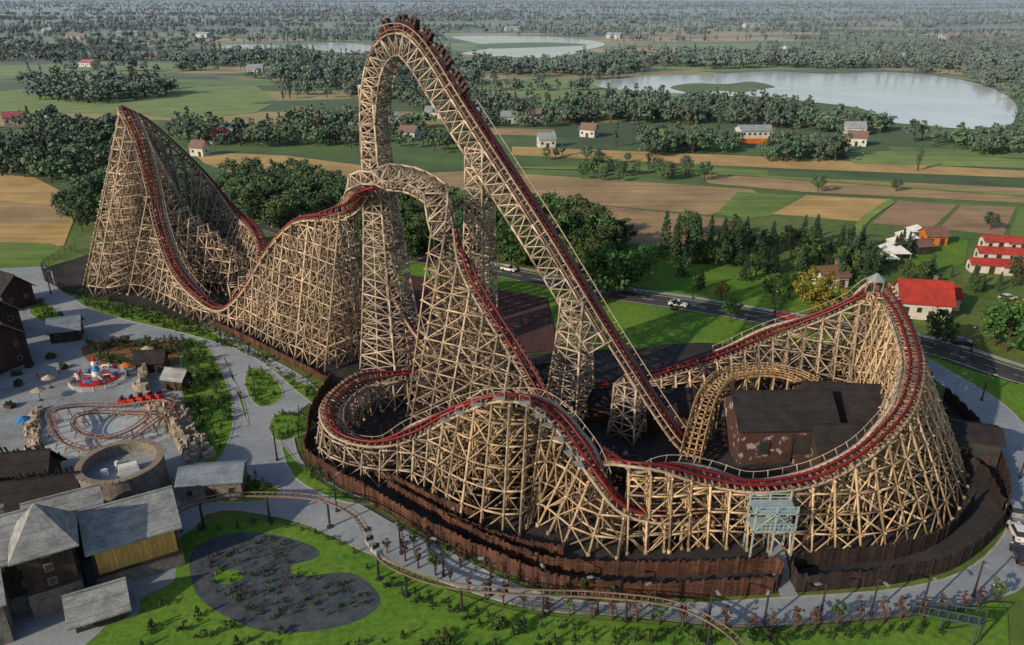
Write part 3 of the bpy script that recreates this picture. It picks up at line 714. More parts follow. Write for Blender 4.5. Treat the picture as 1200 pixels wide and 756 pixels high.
spiky(-75,94.5,10,14,7,2.4,3.6); spiky(-65.5,89,15,9,6.5,2.4,3.4); spiky(-77,88,12,10,7,2.6,3.6)
building('stone_annex',-43.5,94.2,8,8.5,5,3.2,1.1,STONE,BLUESL,1,.4)
building('timber_house',-102.5,136.5,-25,11,8.5,6.2,3.6,DWOOD,BLUESL,2,.7,True,True)
q=G(80,396); building('timber_house',q[0],q[1],20,5.6,5,2.8,1.8,DWOOD,BLUESL,1,.5,True)
building('timber_house',-111,150,-30,10,8,6,3.6,DWOOD,BLUESL,2,.7,True)
building('timber_house',-118,168,-30,9,7,5,3.2,DWOOD,BROOF,1,.7,True)
building('timber_house',-104,122,-20,10,8,5.5,3.6,DWOOD,BROOF,1,.7,True)
building('timber_kiosk',-70,134.5,5,5,3.5,2.4,1.4,DWOOD,BROOF,1,.5)
building('timber_kiosk',-62,127,-15,4,3,2.4,1.2,DWOOD,SLATE,1,.4)
# stone keep (round)
kp=empty('round_stone_keep',(-56.2,93.6,0)); mb=MB(); n=40; ro,ri,hh,fl_=5.7,5.0,5.6,3.9
def ring(r,z): return [(r*math.cos(2*math.pi*k/n),r*math.sin(2*math.pi*k/n),z) for k in range(n)]
vs=ring(ro*1.03,0)+ring(ro,hh)+ring(ri,hh)+ring(ri,fl_); fs=[]
for l in range(3):
    for k in range(n): fs.append((l*n+k,l*n+(k+1)%n,(l+1)*n+(k+1)%n,(l+1)*n+k))
mb.add(vs,fs); mb.obj('ring_wall',[STONE],kp)
mb=MB()
for k in range(n):
    a_=2*math.pi*(k+.25)/n; mb.box((5.35*math.cos(a_),5.35*math.sin(a_),hh+.1),(.95,.80,.24),a_)
mb.obj('coping_stones',[COPE],kp)
mb=MB(); mb.cyl((0,0,fl_-.2),ri+.05,ri+.05,.25,n,0); mb.obj('roof_deck',[PLAZA],kp)
mb=MB(); mb.box((.8,.3,fl_+.45),(2.8,1.5,.8),.5,0,.9); mb.box((.8,.3,fl_+.95),(2.4,1.1,.2),.5,0); mb.cyl((-2,-1,fl_),.5,.5,.9,12,0); mb.cyl((-1.5,1.6,fl_),.35,.3,.7,12,0)
mb.obj('roof_machinery',[WHITE],kp)
def rockwall(pts,h):
    Cc,_=resample(cat([(p[0],p[1]) for p in pts],6),.9,2); mb=MB()
    for i in range(len(Cc)):
        for k in range(3):
            s_=random.uniform(.7,1.5); hh=h*random.uniform(.5,1.15)*(1-.25*k)
            c=(Cc[i][0]+random.uniform(-.5,.5)-k*.4,Cc[i][1]+random.uniform(-.4,.4)-k*.4,hh/2); mb.box(c,(s_,s_*random.uniform(.6,1.1),hh),random.uniform(0,3),0,random.uniform(.35,.8))
    mb.obj('rock_wall',[ROCK])
rockwall(GL([(172,438),(170,460),(190,485),(215,515),(232,540)]),2.4)
rockwall(GL([(205,470),(225,500),(246,535)]),1.5)
rockwall(GL([(50,480),(42,500),(48,525)]),1.4)
# junior coaster
kid=empty('junior_coaster'); cx,cy=-67.5,112.0
kp_=[]
for k in range(16):
    a_=2*math.pi*k/16; r=1+.10*math.sin(3*a_); kp_.append((cx+9.6*r*math.cos(a_),cy+7.2*r*math.sin(a_),2.2+1.1*math.sin(2*a_+1)))
kp2=[]
for k in range(12):
    a_=2*math.pi*k/12; kp2.append((cx+6.0*math.cos(a_)+.5,cy+4.0*math.sin(a_),1.7+.7*math.cos(a_*2)))
mb=MB()
for P_ in (kp_,kp2):
    Cc=cat(P_,8,True); Cc,_=resample(np.vstack([Cc,Cc[:1]]),.8); n=len(Cc)
    for i in range(n-1):
        t=Cc[i+1]-Cc[i]; s_=np.array([t[1],-t[0],0]); s_/=np.linalg.norm(s_); 
        for k in (-.45,.45): mb.beam(Cc[i]+s_*k,Cc[i+1]+s_*k,.16)
        mb.beam(Cc[i]-[0,0,.35],Cc[i+1]-[0,0,.35],.22)
        mb.beam(Cc[i]-s_*.45,Cc[i]+s_*.45,.09)
        if i%3==0:
            mb.beam(Cc[i]-[0,0,.3],(*(Cc[i]+s_*.9)[:2],0),.13); mb.beam(Cc[i]-[0,0,.3],(*(Cc[i]-s_*.9)[:2],0),.13); mb.beam((*(Cc[i]+s_*.7)[:2],.8),(*(Cc[i]-s_*.7)[:2],.8),.1)
mb.obj('track',[PINKR],kid)
mb=MB()
for k in range(5):
    a_=.9+k*.19; r=1+.10*math.sin(3*a_); c=(cx+9.6*r*math.cos(a_),cy+7.2*r*math.sin(a_),2.9+1.1*math.sin(2*a_+1)); mb.box(c,(1.5,1.0,.6),a_+1.57,0,.8); mb.box((c[0],c[1],c[2]+.5),(.3,.9,.6),a_+1.57,1)
mb.obj('train',[REDP,DARK],kid)
sheet('plaza_paving',[(cx+10.5*math.cos(a)*1.08,cy+8.6*math.sin(a)) for a in np.linspace(0,2*math.pi,24,endpoint=False)],.114,M('pale_blue_paving',(.42,.50,.54),(.34,.41,.45),.3,.7),1,True)
g=G(115,446); car_=empty('airplane_carousel',(g[0],g[1],0)); mb=MB()
mb.cyl((0,0,0),3.4,3.3,.4,28,0); mb.cyl((0,0,.4),1.0,.7,1.8,16,1); mb.cyl((0,0,2.2),.8,.4,1.0,12,2); mb.ball((0,0,3.6),.6,10,1,(1,1,1.2)); mb.cyl((0,0,4.1),.4,.02,1.1,8,3)
mb.beam((0,0,3.2),(1.1,.2,4.0),.25,2); mb.beam((0,0,3.2),(-1.0,.3,2.8),.25,2)
for k in range(8):
    a_=k*math.pi/4; c,s_=math.cos(a_),math.sin(a_); z=1.5+.4*math.sin(a_*2)
    mb.beam((c*.8,s_*.8,1.2),(c*3.2,s_*3.2,z),.14,1); p=(c*3.3,s_*3.3,z); mi=(2,3,1)[k%3]
    mb.box(p,(.55,1.6,.5),a_,mi,.7); mb.box((p[0],p[1],p[2]+.05),(1.8,.5,.08),a_,(3,2,3)[k%3]); mb.beam((p[0]+s_*.7,p[1]-c*.7,z),(p[0]+s_*.8,p[1]-c*.8,z+.55),.2,mi)
mb.obj('ride',[REDP,WHITE,BLUE,REDP],car_)
mesh_fence('ride_fence',[(g[0]+4.9*math.cos(a),g[1]+4.9*math.sin(a)) for a in np.linspace(0,6.28,14)],1.0,2.0,WHITE)
def umbrella(x,y,m):
    e=empty('parasol',(x,y,0)); mb=MB(); mb.beam((0,0,0),(0,0,2.5),.09,1); mb.cyl((0,0,2.2),1.3,.05,.6,8,0); mb.box((0,0,.16),(.6,.6,.14),0,1); mb.obj('canopy_and_pole',[m,DARK],e)
CREAM=M('cream_canvas',(.45,.40,.32),None,.5,.8)
for u,v,m in ((60,455,CREAM),(48,470,CREAM),(150,440,ORANGE),(175,420,CREAM),(30,505,BLUE)):
    q=G(u,v); umbrella(q[0],q[1],m)
def planter(u,v):
    q=G(u,v); e=empty('planter_box',(q[0],q[1],.1),random.uniform(0,3)); mb=MB(); mb.box((0,0,.3),(1.6,1.1,.6)); mb.box((0,0,.62),(1.75,1.25,.08)); mb.obj('box',[DWOOD],e)
    r=MB()
    for k in range(26):
        a_=random.uniform(0,6.3); x=random.uniform(-.6,.6); y=random.uniform(-.4,.4); r.beam((x,y,.6),(x+.3*math.cos(a_),y+.3*math.sin(a_),random.uniform(.8,1.3)),.13)
    r.obj('plants',[LEAF],e)
for u,v in ((22,452),(12,478),(180,410),(205,440),(35,430),(240,560),(190,560),(60,420),(75,432),(20,440)): planter(u,v)
# elevated family-coaster rail
mono=empty('family_coaster_track')
mp_=GL([(150,640,5),(205,600,4.5),(250,583,4.5),(308,579,4.5),(370,583,4.5),(412,600,4.5),(430,625,4.5),(438,645,4.2),(470,668,3.8),(530,686,3.6),(620,694,3.6),(700,697,3.6),(790,708,3.6),(850,738,3.4),(890,780,3.4)])
Cc,_=resample(cat(mp_,10),.8); mb=MB()
for i in range(len(Cc)-1):
    t=Cc[i+1]-Cc[i]; s_=np.array([t[1],-t[0],0]); s_/=np.linalg.norm(s_); t2=Cc[min(i+2,len(Cc)-1)]-Cc[min(i+1,len(Cc)-2)]; s2=np.array([t2[1],-t2[0],0]); s2/=np.linalg.norm(s2)
    for k in (-.45,.45): mb.beam(Cc[i]+s_*k,Cc[i+1]+s2*k,.13)
    mb.beam(Cc[i]-[0,0,.4],Cc[i+1]-[0,0,.4],.2)
    mb.beam(Cc[i]-[0,0,.35],Cc[i]+s_*.45,.08); mb.beam(Cc[i]-[0,0,.35],Cc[i]-s_*.45,.08)
mb.obj('rails',[RBROWN],mono)
mb=MB()
for (u,v) in ((245,632),(308,623),(375,628),(432,685),(460,718),(530,737),(632,745),(735,752),(818,768)):
    q=G(u,v); d=np.linalg.norm(Cc[:,:2]-np.array(q[:2]),axis=1); j=int(d.argmin()); zt=Cc[j][2]-.45; x,y=Cc[j][0],Cc[j][1]
    mb.cyl((x,y,0),.17,.15,zt,10,0); mb.cyl((x,y,0),.5,.42,.25,12,0); mb.beam((x-.4,y,zt),(x+.4,y,zt),.18,0)
mb.obj('posts',[DARK,KERB],mono)
j=int(np.linalg.norm(Cc[:,:2]-np.array(G(432,630,4.5)[:2]),axis=1).argmin()); mb=MB()
for k in range(3):
    p=Cc[j+k*2]; a_=math.atan2(*(Cc[j+k*2+1]-Cc[j+k*2])[[1,0]]); mb.box((p[0],p[1],p[2]+.55),(1.5,1.0,.6),a_,0,.85); mb.box((p[0],p[1],p[2]+1.0),(.2,.9,.7),a_,1); mb.ball((p[0],p[1],p[2]+1.35),.2,8,1)
mb.obj('mine_train_cars',[STEEL,DARK],mono)

# village
building('red_roof_house',93.5,163.5,-12,10.5,8.5,4.2,3.6,PLAS,RROOF,1,.6,True,True)
building('red_roof_garage',101.5,168,-12,5,6,3,1.8,PLAS,RROOF,1,.4)
building('farm_house',80,182,10,7,5,3,2,PLAS,OROOF,1,.4,True,True)
hs=[(258,168,8,RROOF),(268,166,7,GROOF),(455,148,11,GROOF),(512,138,13,GROOF),(560,140,10,GROOF),(596,144,9,GROOF),(625,142,9,OROOF),(380,148,9,GROOF),(352,138,8,OROOF),(235,182,7,OROOF),(480,163,9,OROOF),(640,172,8,GROOF),(610,127,12,OROOF),(1003,170,9,OROOF),(1060,72,22,GROOF),(925,62,20,GROOF),(1000,158,10,GROOF),(420,160,9,GROOF),(90,46,30,RROOF),(240,44,30,GROOF),(760,66,18,RROOF),(20,145,12,RROOF),(62,150,10,GROOF),(690,160,8,OROOF),(150,108,10,GROOF),(105,78,16,RROOF),(720,45,26,GROOF),(470,38,30,GROOF),(880,32,36,GROOF),(60,38,36,GROOF),(150,42,36,GROOF),(1110,46,26,RROOF),(600,36,30,GROOF),(375,72,16,OROOF),(300,84,14,GROOF)]
for u,v,L_,rf in hs:
    q=G(u,v); building('village_house',q[0],q[1],random.uniform(-35,35),L_,L_*.75 if L_<20 else L_*.5,4.0 if L_<20 else 6,2.6 if L_<20 else 3,PLAS,rf,1 if L_<20 else 2,.4,True,L_<20)
q=G(882,166); bl_=building('orange_warehouse',q[0],q[1],5,16,10,6,2,PLAS,GROOF,2,.4); mb=MB(); mb.box((0,-5.1,1.2),(16.2,.2,2.4)); mb.obj('orange_plinth',[ORANGE],bl_)
for (u,v,L_) in ((1168,290,9),(1194,292,8),(1166,304,10),(1200,306,9),(1158,318,10),(1195,321,10),(1225,310,10)):
    q=G(u,v); building('red_roof_pavilion',q[0],q[1],-8+random.uniform(-5,5),L_,3.6,2.3,1.0,PLAS,RROOF,1,.4)
def tent(x,y,r):
    e=empty('white_tent',(x,y,0)); mb=MB()
    for sx in (-1,1):
        for sy in (-1,1): mb.beam((sx*r,sy*r,0),(sx*r,sy*r,2.3),.12,1)
    mb.add([(-r*1.1,-r*1.1,2.3),(r*1.1,-r*1.1,2.3),(r*1.1,r*1.1,2.3),(-r*1.1,r*1.1,2.3),(0,0,2.3+r*.8)],[(0,1,4),(1,2,4),(2,3,4),(3,0,4),(3,2,1,0)],0)
    mb.box((0,r,1.2),(2*r,.06,2.2),0,0); mb.obj('canopy',[WHITE,STEEL],e)
for (u,v) in ((1040,300),(1050,292),(1060,284),(1052,304),(1068,290),(1038,310),(1072,278)): q=G(u,v); tent(q[0],q[1],2.2)
q=G(1092,285); building('market_hut',q[0],q[1],0,6,5,3,1.6,ORANGE,OROOF)
q=G(1078,296); building('market_hut',q[0],q[1],10,4,4,2.6,1.2,DARK,OROOF)

# ------------------------------------------------------------------ cars
def car_mesh(col):
    m=M('car_paint',col,col,1,.25,spec=.6,grain=.02); mb=MB()
    prof=[(-2.1,.35),(-2.15,.75),(-1.95,.92),(-1.5,.97),(1.0,.92),(1.9,.78),(2.12,.6),(2.12,.35)]
    n=len(prof); vs=[(x,-.86,z) for x,z in prof]+[(x,.86,z) for x,z in prof]
    mb.add(vs,[tuple(range(n)),tuple(range(2*n-1,n-1,-1))]+[(k,n+k,n+(k+1)%n,(k+1)%n) for k in range(n)],0)
    cab=[(-1.75,.93,.8),(1.05,.9,.8),(.35,1.42,.66),(-1.25,1.45,.66)]
    vs=[(x,-y,z) for x,z,y in cab]+[(x,y,z) for x,z,y in cab]
    mb.add(vs,[(0,1,2,3),(7,6,5,4),(1,5,6,2),(0,3,7,4)],1); mb.box((-.45,0,1.46),(1.6,1.3,.06),0,0)
    for x in (-1.3,1.3):
        for y in (-.82,.82):
            v2=[];k2=12
            for yy in (y-.11,y+.11):
                for k in range(k2): a_=2*math.pi*k/k2; v2.append((x+.34*math.cos(a_),yy,.34+.34*math.sin(a_)))
            mb.add(v2,[tuple(range(k2)),tuple(range(2*k2-1,k2-1,-1))]+[(k,k2+k,k2+(k+1)%k2,(k+1)%k2) for k in range(k2)],2)
    for y in (-.6,.6): mb.box((2.1,y,.68),(.1,.35,.16),0,3); mb.box((-2.13,y,.78),(.08,.3,.16),0,4)
    return mb.mesh('car_body',[m,GLASS,TYRE,WHITE,REDP])
cms=[car_mesh(c) for c in ((.7,.7,.72),(.03,.03,.035),(.3,.32,.35),(.05,.1,.3),(.35,.03,.03))]
def road_at(s):
    Rr,_=resample(cat([(p[0],p[1]) for p in road],10),1,2); i=int(s*(len(Rr)-2)); d=Rr[i+1]-Rr[i]; return Rr[i],math.atan2(d[1],d[0])
def put_car(x,y,rz,k,z=.16):
    e=empty('parked_car',(x,y,z),rz); link(bpy.data.objects.new('body',cms[k]),e)
for s_,k,o in ((.40,0,1.8),(.47,2,-1.8),(.55,1,1.8),(.60,0,-1.8),(.27,3,1.8),(.70,4,1.8)):
    p,a_=road_at(s_); put_car(p[0]-math.sin(a_)*o,p[1]+math.cos(a_)*o,a_,k)
for u,v,rz,k in ((1127,404,-.2,1),(1112,400,-.2,2),(1092,352,.2,1),(1186,600,1.3,2),(1192,628,1.3,0),(1196,655,1.3,1),(1180,352,.3,0)):
    q=G(u,v); put_car(q[0],q[1],rz,k,.12)

# ------------------------------------------------------------------ people
def person(x,y,rz,shirt,trous):
    me=bpy.data.meshes.new('body')
    J=[(0,0,.92,.13),(0,0,1.12,.13),(0,0,1.36,.15),(0,0,1.48,.06),(0,.01,1.58,.10),(0,.01,1.68,.095),
       (-.19,0,1.38,.06),(-.24,.03,1.12,.045),(-.25,.1,.88,.035),(.19,0,1.38,.06),(.24,-.03,1.12,.045),(.25,.03,.88,.035),
       (-.09,0,.88,.09),(-.10,.10,.50,.065),(-.10,.05,.08,.045),(-.10,.2,.04,.04),(.09,0,.88,.09),(.10,-.06,.5,.065),(.10,-.2,.1,.045),(.10,-.06,.04,.04)]
    E=[(0,1),(1,2),(2,3),(3,4),(4,5),(2,6),(6,7),(7,8),(2,9),(9,10),(10,11),(0,12),(12,13),(13,14),(14,15),(0,16),(16,17),(17,18),(18,19)]
    me.from_pydata([j[:3] for j in J],E,[])
    o=bpy.data.objects.new('person',me); link(o); o.location=(x,y,.12); o.rotation_euler=(0,0,rz)
    o.modifiers.new('skin','SKIN')
    for k,j in enumerate(J):
        try: me.skin_vertices[0].data[k].radius=(j[3],j[3])
        except Exception: pass
    o.modifiers.new('sub','SUBSURF').levels=1
    m,nt,b=base('person_material',.8); tc=nt.nodes.new('ShaderNodeTexCoord'); sp=nt.nodes.new('ShaderNodeSeparateXYZ'); lk(nt,tc.outputs['Object'],sp.inputs[0])
    r=nt.nodes.new('ShaderNodeValToRGB'); r.color_ramp.interpolation='CONSTANT'; lk(nt,math_(nt,'DIVIDE',sp.outputs[2],2.0),r.inputs[0])
    els=[(0,(.05,.05,.05)),(.05,trous),(.47,shirt),(.725,(.5,.32,.24)),(.83,(.06,.04,.03))]
    for i,(xx,c) in enumerate(els):
        e_=r.color_ramp.elements[i] if i<2 else r.color_ramp.elements.new(xx); e_.position=xx; e_.color=(*c,1)
    lk(nt,r.outputs[0],b.inputs['Base Color']); me.materials.append(m)
for u,v,rz,s_,t_ in ((1163,697,2.6,(.7,.7,.7),(.04,.05,.1)),(1171,698,2.4,(.5,.08,.08),(.1,.1,.12)),(300,560,.4,(.2,.3,.5),(.05,.05,.06)),(100,500,1,(.6,.5,.4),(.05,.05,.1)),(45,445,2,(.5,.1,.1),(.1,.1,.15)),(70,440,.5,(.6,.6,.6),(.05,.05,.1))):
    q=G(u,v); person(q[0],q[1],rz,s_,t_)

q=G(1105,735); e=empty('metal_stairs',(q[0],q[1],0),R(-55)); mb=MB()
for s_ in (-.8,.8):
    mb.beam((-3.5,s_,0),(3.5,s_,3.6),.22); mb.beam((-3.5,s_,1.1),(3.5,s_,4.7),.12)
    for k in range(8): f=k/7; mb.beam((-3.5+7*f,s_,3.6*f),(-3.5+7*f,s_,3.6*f+1.1),.1)
    mb.beam((3.5,s_,0),(3.5,s_,3.6),.2); mb.beam((0,s_,0),(0,s_,1.8),.2); mb.beam((0,s_,0),(3.5,s_,3.4),.12)
for k in range(18): f=k/17; mb.box((-3.5+7*f,0,3.6*f),(.36,1.6,.07))
mb.obj('flight',[M('dark_green_steel',(.05,.09,.08),None,1,.5)],e)
lm=MB(); lm.cyl((0,0,0),.15,.09,5.4,8,0); lm.beam((0,0,5.3),(.9,0,5.6),.12,0); lm.box((1.1,0,5.56),(.7,.3,.14),0,1); lm.cyl((0,0,0),.26,.22,.4,8,0); lmm=lm.mesh('lamp_post',[DARK,STEEL])
def lamp(x,y,rz=0):
    e=empty('street_lamp',(x,y,.1),rz); link(bpy.data.objects.new('post_and_head',lmm),e)
for u,v in ((260,405),(300,470),(325,540),(395,600),(470,650),(520,676),(575,698),(640,714),(700,720),(765,725),(830,732),(895,732),(960,728),(1020,722),(1080,716),(1140,700),(1195,560),(1150,470),(150,372),(60,345),(210,380)):
    q=G(u,v); lamp(q[0],q[1],random.uniform(0,6))
for s_ in np.linspace(.2,.85,9):
    p,a_=road_at(s_); lamp(p[0]-math.sin(a_)*4.6,p[1]+math.cos(a_)*4.6,a_-1.57)

# ------------------------------------------------------------------ vegetation
def tree_mesh(name,kind,h,cr,ncl,nlf,leaf,lmat,seed,zc=.6,zr=.36):
    r=np.random.default_rng(seed); mb=MB()
    tr=h*.028+.05; mb.cyl((0,0,-.1),tr,tr*.35,h*(.92 if kind=='con' else .6),6,0)
    cen=[];rad=[]
    if kind=='dec':
        k=0
        while k<ncl:
            d=r.normal(size=3); d/=np.linalg.norm(d); rr=r.uniform(.35,1)**.6*r.uniform(.85,1.15)
            p=np.array([d[0]*cr*rr,d[1]*cr*rr,h*zc+d[2]*h*zr*rr])
            if p[2]<h*.15: continue
            cen.append(p); rad.append(cr*r.uniform(.18,.42)); k+=1
        for k in range(5):
            a_=k*1.25+r.uniform(-.3,.3); z0=h*r.uniform(.22,.45); mb.beam((0,0,z0),(cr*.7*math.cos(a_),cr*.7*math.sin(a_),z0+h*r.uniform(.15,.3)),tr*.55,0)
    elif kind=='con':
        for k in range(ncl):
            f=(k+.5)/ncl; z=h*(.12+.88*f); rr=cr*(1-f)**.85*r.uniform(.55,1.05); a_=k*2.4
            cen.append(np.array([rr*math.cos(a_),rr*math.sin(a_),z-rr*.25])); rad.append(cr*.1+cr*.24*(1-f))
    cen=np.array(cen); rad=np.array(rad)
    N=ncl*nlf; ci=np.repeat(np.arange(ncl),nlf)
    d=r.normal(size=(N,3)); d/=np.linalg.norm(d,axis=1,keepdims=True)
    P=cen[ci]+d*(rad[ci]*r.uniform(.45,1.1,N))[:,None]*np.array([1,1,.75])
    nr=d+r.normal(size=(N,3))*.45+np.array([0,0,.25]); nr/=np.linalg.norm(nr,axis=1,keepdims=True)
    a_=np.cross(nr,r.normal(size=(N,3))); a_/=np.linalg.norm(a_,axis=1,keepdims=True); b_=np.cross(nr,a_)
    s_=leaf*r.uniform(.6,1.3,N)[:,None]
    V=np.stack([P-a_*s_,P-b_*s_*.6,P+a_*s_,P+b_*s_*.6],1).reshape(-1,3)
    o=len(mb.v); mb.v+=V.tolist(); mb.f+=[(o+4*k,o+4*k+1,o+4*k+2,o+4*k+3) for k in range(N)]; mb.m+=[1]*N
    return mb.mesh(name,[BARK,lmat])
coll=bpy.data.collections.new('tree_library')
def lib(nm,me): o=bpy.data.objects.new(nm,me); coll.objects.link(o)
lib('a00',tree_mesh('t0','dec',10,4.0,36,36,.36,LEAF,1))
lib('a01',tree_mesh('t1','dec',10,3.2,32,36,.34,LEAF,2))
lib('a02',tree_mesh('t2','dec',10,4.8,42,36,.38,LEAF,3))
lib('a03',tree_mesh('t3','dec',10,2.4,26,34,.32,LEAF,4))
lib('a04',tree_mesh('t4','con',10,2.3,60,16,.36,NEED,5))
lib('a05',tree_mesh('t5','con',10,1.8,54,16,.30,NEED,6))
lib('a06',tree_mesh('t6','dec',2,1.1,14,24,.17,LEAF,7))
lib('a07',tree_mesh('t7','dec',3.4,.65,12,20,.12,RUST,8,.68,.28))
lib('a08',tree_mesh('t8','con',2,.6,22,12,.13,NEED,9))
lib('a09',tree_mesh('t9','dec',10,4.2,34,40,.36,LEAFY,10))
lib('a10',tree_mesh('t10','dec',10,4.0,16,13,.85,LEAF,11))
lib('a11',tree_mesh('t11','dec',10,3.0,13,13,.8,LEAF,12))
lib('a12',tree_mesh('t12','dec',8,5.4,20,12,.9,LEAF,13))
lib('a13',tree_mesh('t13','con',10,2.2,18,8,.7,NEED,14))
lib('a14',tree_mesh('t14','dec',14,1.5,18,14,.6,LEAF,15,.53,.44))
lib('a15',tree_mesh('t15','dec',14,1.4,34,30,.3,LEAF,16,.53,.44))
lib('a16',tree_mesh('t16','dec',3.6,1.0,14,22,.15,LEAF,17,.68,.28))
ng=bpy.data.node_groups.new('scatter','GeometryNodeTree')
ng.interface.new_socket(name='Geometry',in_out='INPUT',socket_type='NodeSocketGeometry'); ng.interface.new_socket(name='Geometry',in_out='OUTPUT',socket_type='NodeSocketGeometry')
gi=ng.nodes.new('NodeGroupInput'); go=ng.nodes.new('NodeGroupOutput'); iop=ng.nodes.new('GeometryNodeInstanceOnPoints'); cinf=ng.nodes.new('GeometryNodeCollectionInfo')
cinf.inputs['Collection'].default_value=coll; cinf.inputs['Separate Children'].default_value=True; cinf.inputs['Reset Children'].default_value=True
def na(nm,dt):
    n_=ng.nodes.new('GeometryNodeInputNamedAttribute'); n_.data_type=dt; n_.inputs['Name'].default_value=nm; return n_.outputs['Attribute']
ng.links.new(gi.outputs[0],iop.inputs['Points']); ng.links.new(cinf.outputs[0],iop.inputs['Instance']); iop.inputs['Pick Instance'].default_value=True
ng.links.new(na('idx','INT'),iop.inputs['Instance Index']); ng.links.new(na('scl','FLOAT'),iop.inputs['Scale'])
cxyz=ng.nodes.new('ShaderNodeCombineXYZ'); ng.links.new(na('rot','FLOAT'),cxyz.inputs[2]); e2r=ng.nodes.new('FunctionNodeEulerToRotation'); ng.links.new(cxyz.outputs[0],e2r.inputs[0]); ng.links.new(e2r.outputs[0],iop.inputs['Rotation'])
ng.links.new(iop.outputs[0],go.inputs[0])
def scatter(name,pts,scl,kinds):
    if len(pts)==0: return
    me=bpy.data.meshes.new(name); me.from_pydata([(p[0],p[1],p[2] if len(p)>2 else 0) for p in pts],[],[]); n_=len(pts)
    a=me.attributes.new('scl','FLOAT','POINT'); a.data.foreach_set('value',np.asarray(scl,np.float32))
    a=me.attributes.new('rot','FLOAT','POINT'); a.data.foreach_set('value',rng.uniform(0,6.28,n_).astype(np.float32))
    a=me.attributes.new('idx','INT','POINT'); a.data.foreach_set('value',rng.choice(kinds,n_).astype(np.int32))
    o=link(bpy.data.objects.new(name,me)); md=o.modifiers.new('scatter','NODES'); md.node_group=ng; return o
def inpoly(P,poly):
    x,y=P[:,0],P[:,1]; ins=np.zeros(len(P),bool); n_=len(poly)
    for i in range(n_):
        x1,y1=poly[i];x2,y2=poly[(i+1)%n_]
        c=((y1>y)!=(y2>y))&(x<(x2-x1)*(y-y1)/(y2-y1+1e-9)+x1); ins^=c
    return ins
def fill(name,uv,sp,h,kinds=(0,1,2,3),var=.35,keep=1.0):
    poly=[G(*p)[:2] for p in uv]; A=np.array(poly); lo,hi=A.min(0),A.max(0)
    nx,ny=int((hi[0]-lo[0])/sp)+1,int((hi[1]-lo[1])/sp)+1
    X,Y=np.meshgrid(lo[0]+sp*np.arange(nx+1),lo[1]+sp*np.arange(ny+1)); P=np.stack([X.ravel(),Y.ravel()],1)+rng.uniform(-.5,.5,(X.size,2))*sp
    P=P[inpoly(P,poly)]
    if keep<1:
        f=np.sin(P[:,0]*.021+1.3)*np.sin(P[:,1]*.017+P[:,0]*.006)+.5*np.sin(P[:,0]*.05+P[:,1]*.043)
        P=P[f>np.quantile(f,1-keep)] if len(P) else P
    scatter(name,P,h/10*rng.uniform(1-var,1+var,len(P)),kinds)
D=(0,1,2,3); LM=(10,11,12,10,12,13,11,14)
fill('tree_belt',[(-80,152),(60,145),(135,155),(140,190),(110,212),(60,215),(-80,195)],6.2,9,LM,keep=.85)
fill('tree_belt',[(72,250),(112,228),(135,215),(130,262),(95,275)],5,9,D)
fill('tree_belt',[(245,232),(290,222),(350,224),(400,236),(412,270),(360,285),(300,266),(255,250)],4.8,10,D)
fill('tree_belt',[(190,154),(240,144),(330,140),(425,146),(425,174),(330,174),(220,172)],7,9,LM,keep=.75)
fill('tree_belt',[(150,84),(200,70),(330,66),(440,80),(430,120),(335,126),(330,98),(180,92)],12,12,LM,keep=.45)
fill('tree_belt',[(40,103),(190,99),(200,114),(110,123),(45,118)],9,12,LM)
fill('tree_belt',[(430,80),(560,76),(640,90),(640,125),(560,132),(430,122)],12,12,LM,keep=.55)
fill('tree_belt',[(430,125),(520,122),(640,128),(700,142),(650,150),(560,150),(430,160)],8.5,9.5,LM,keep=.75)
fill('tree_belt',[(430,165),(540,162),(640,170),(560,186),(430,186)],9,7,LM,keep=.5)
fill('tree_belt',[(650,126),(760,122),(960,134),(1060,154),(1000,158),(900,150),(760,148),(650,142)],7.2,10,LM,keep=.92)
fill('tree_belt',[(745,164),(850,160),(860,180),(760,184)],7,9,LM)
fill('tree_belt',[(900,172),(990,174),(992,190),(895,190)],6.5,9,LM)
fill('tree_belt',[(1050,158),(1230,166),(1230,184),(1085,184)],8.5,9,LM,keep=.75)
fill('tree_belt',[(545,272),(640,276),(735,292),(752,318),(720,336),(640,322),(560,306),(530,290)],4.6,11,D)
fill('tree_belt',[(440,240),(540,246),(545,302),(470,312),(420,290)],5,9.5,D)
fill('tree_belt',[(650,76),(800,68),(1230,76),(1230,86),(1100,82),(900,80),(760,85),(650,90)],12,12,LM,keep=.8)
fill('tree_belt',[(690,198),(830,204),(825,213),(680,207)],7.5,6.5,D)
fill('tree_belt',[(1140,96),(1150,96),(1190,110),(1200,130),(1196,152),(1192,150),(1192,124)],12,7,LM)
fill('garden_trees',[(790,270),(1060,290),(1030,330),(960,340),(850,320),(780,300)],5.8,6.5,(0,1,3,4,5,5,4,15),.45)
fill('garden_trees',[(1060,318),(1200,330),(1200,345),(1080,338)],6,5,(0,1,3,4,5),.45)
fill('garden_trees',[(600,178),(760,188),(740,194),(600,186)],12,6,D)
lakes=[[G(*p)[:2] for p in l] for l in ([(690,98),(760,86),(900,82),(1040,83),(1110,88),(1165,101),(1200,122),(1190,157),(1120,158),(1050,149),(1000,131),(900,119),(780,115),(690,110)],[(520,40),(640,41),(715,48),(705,75),(590,73),(530,68)],[(340,49),(450,53),(440,68),(375,65)],[(235,50),(350,53),(300,63)],[(100,90),(335,93),(320,122),(60,142),(-60,142),(-60,112)])]
P_=[];S_=[]
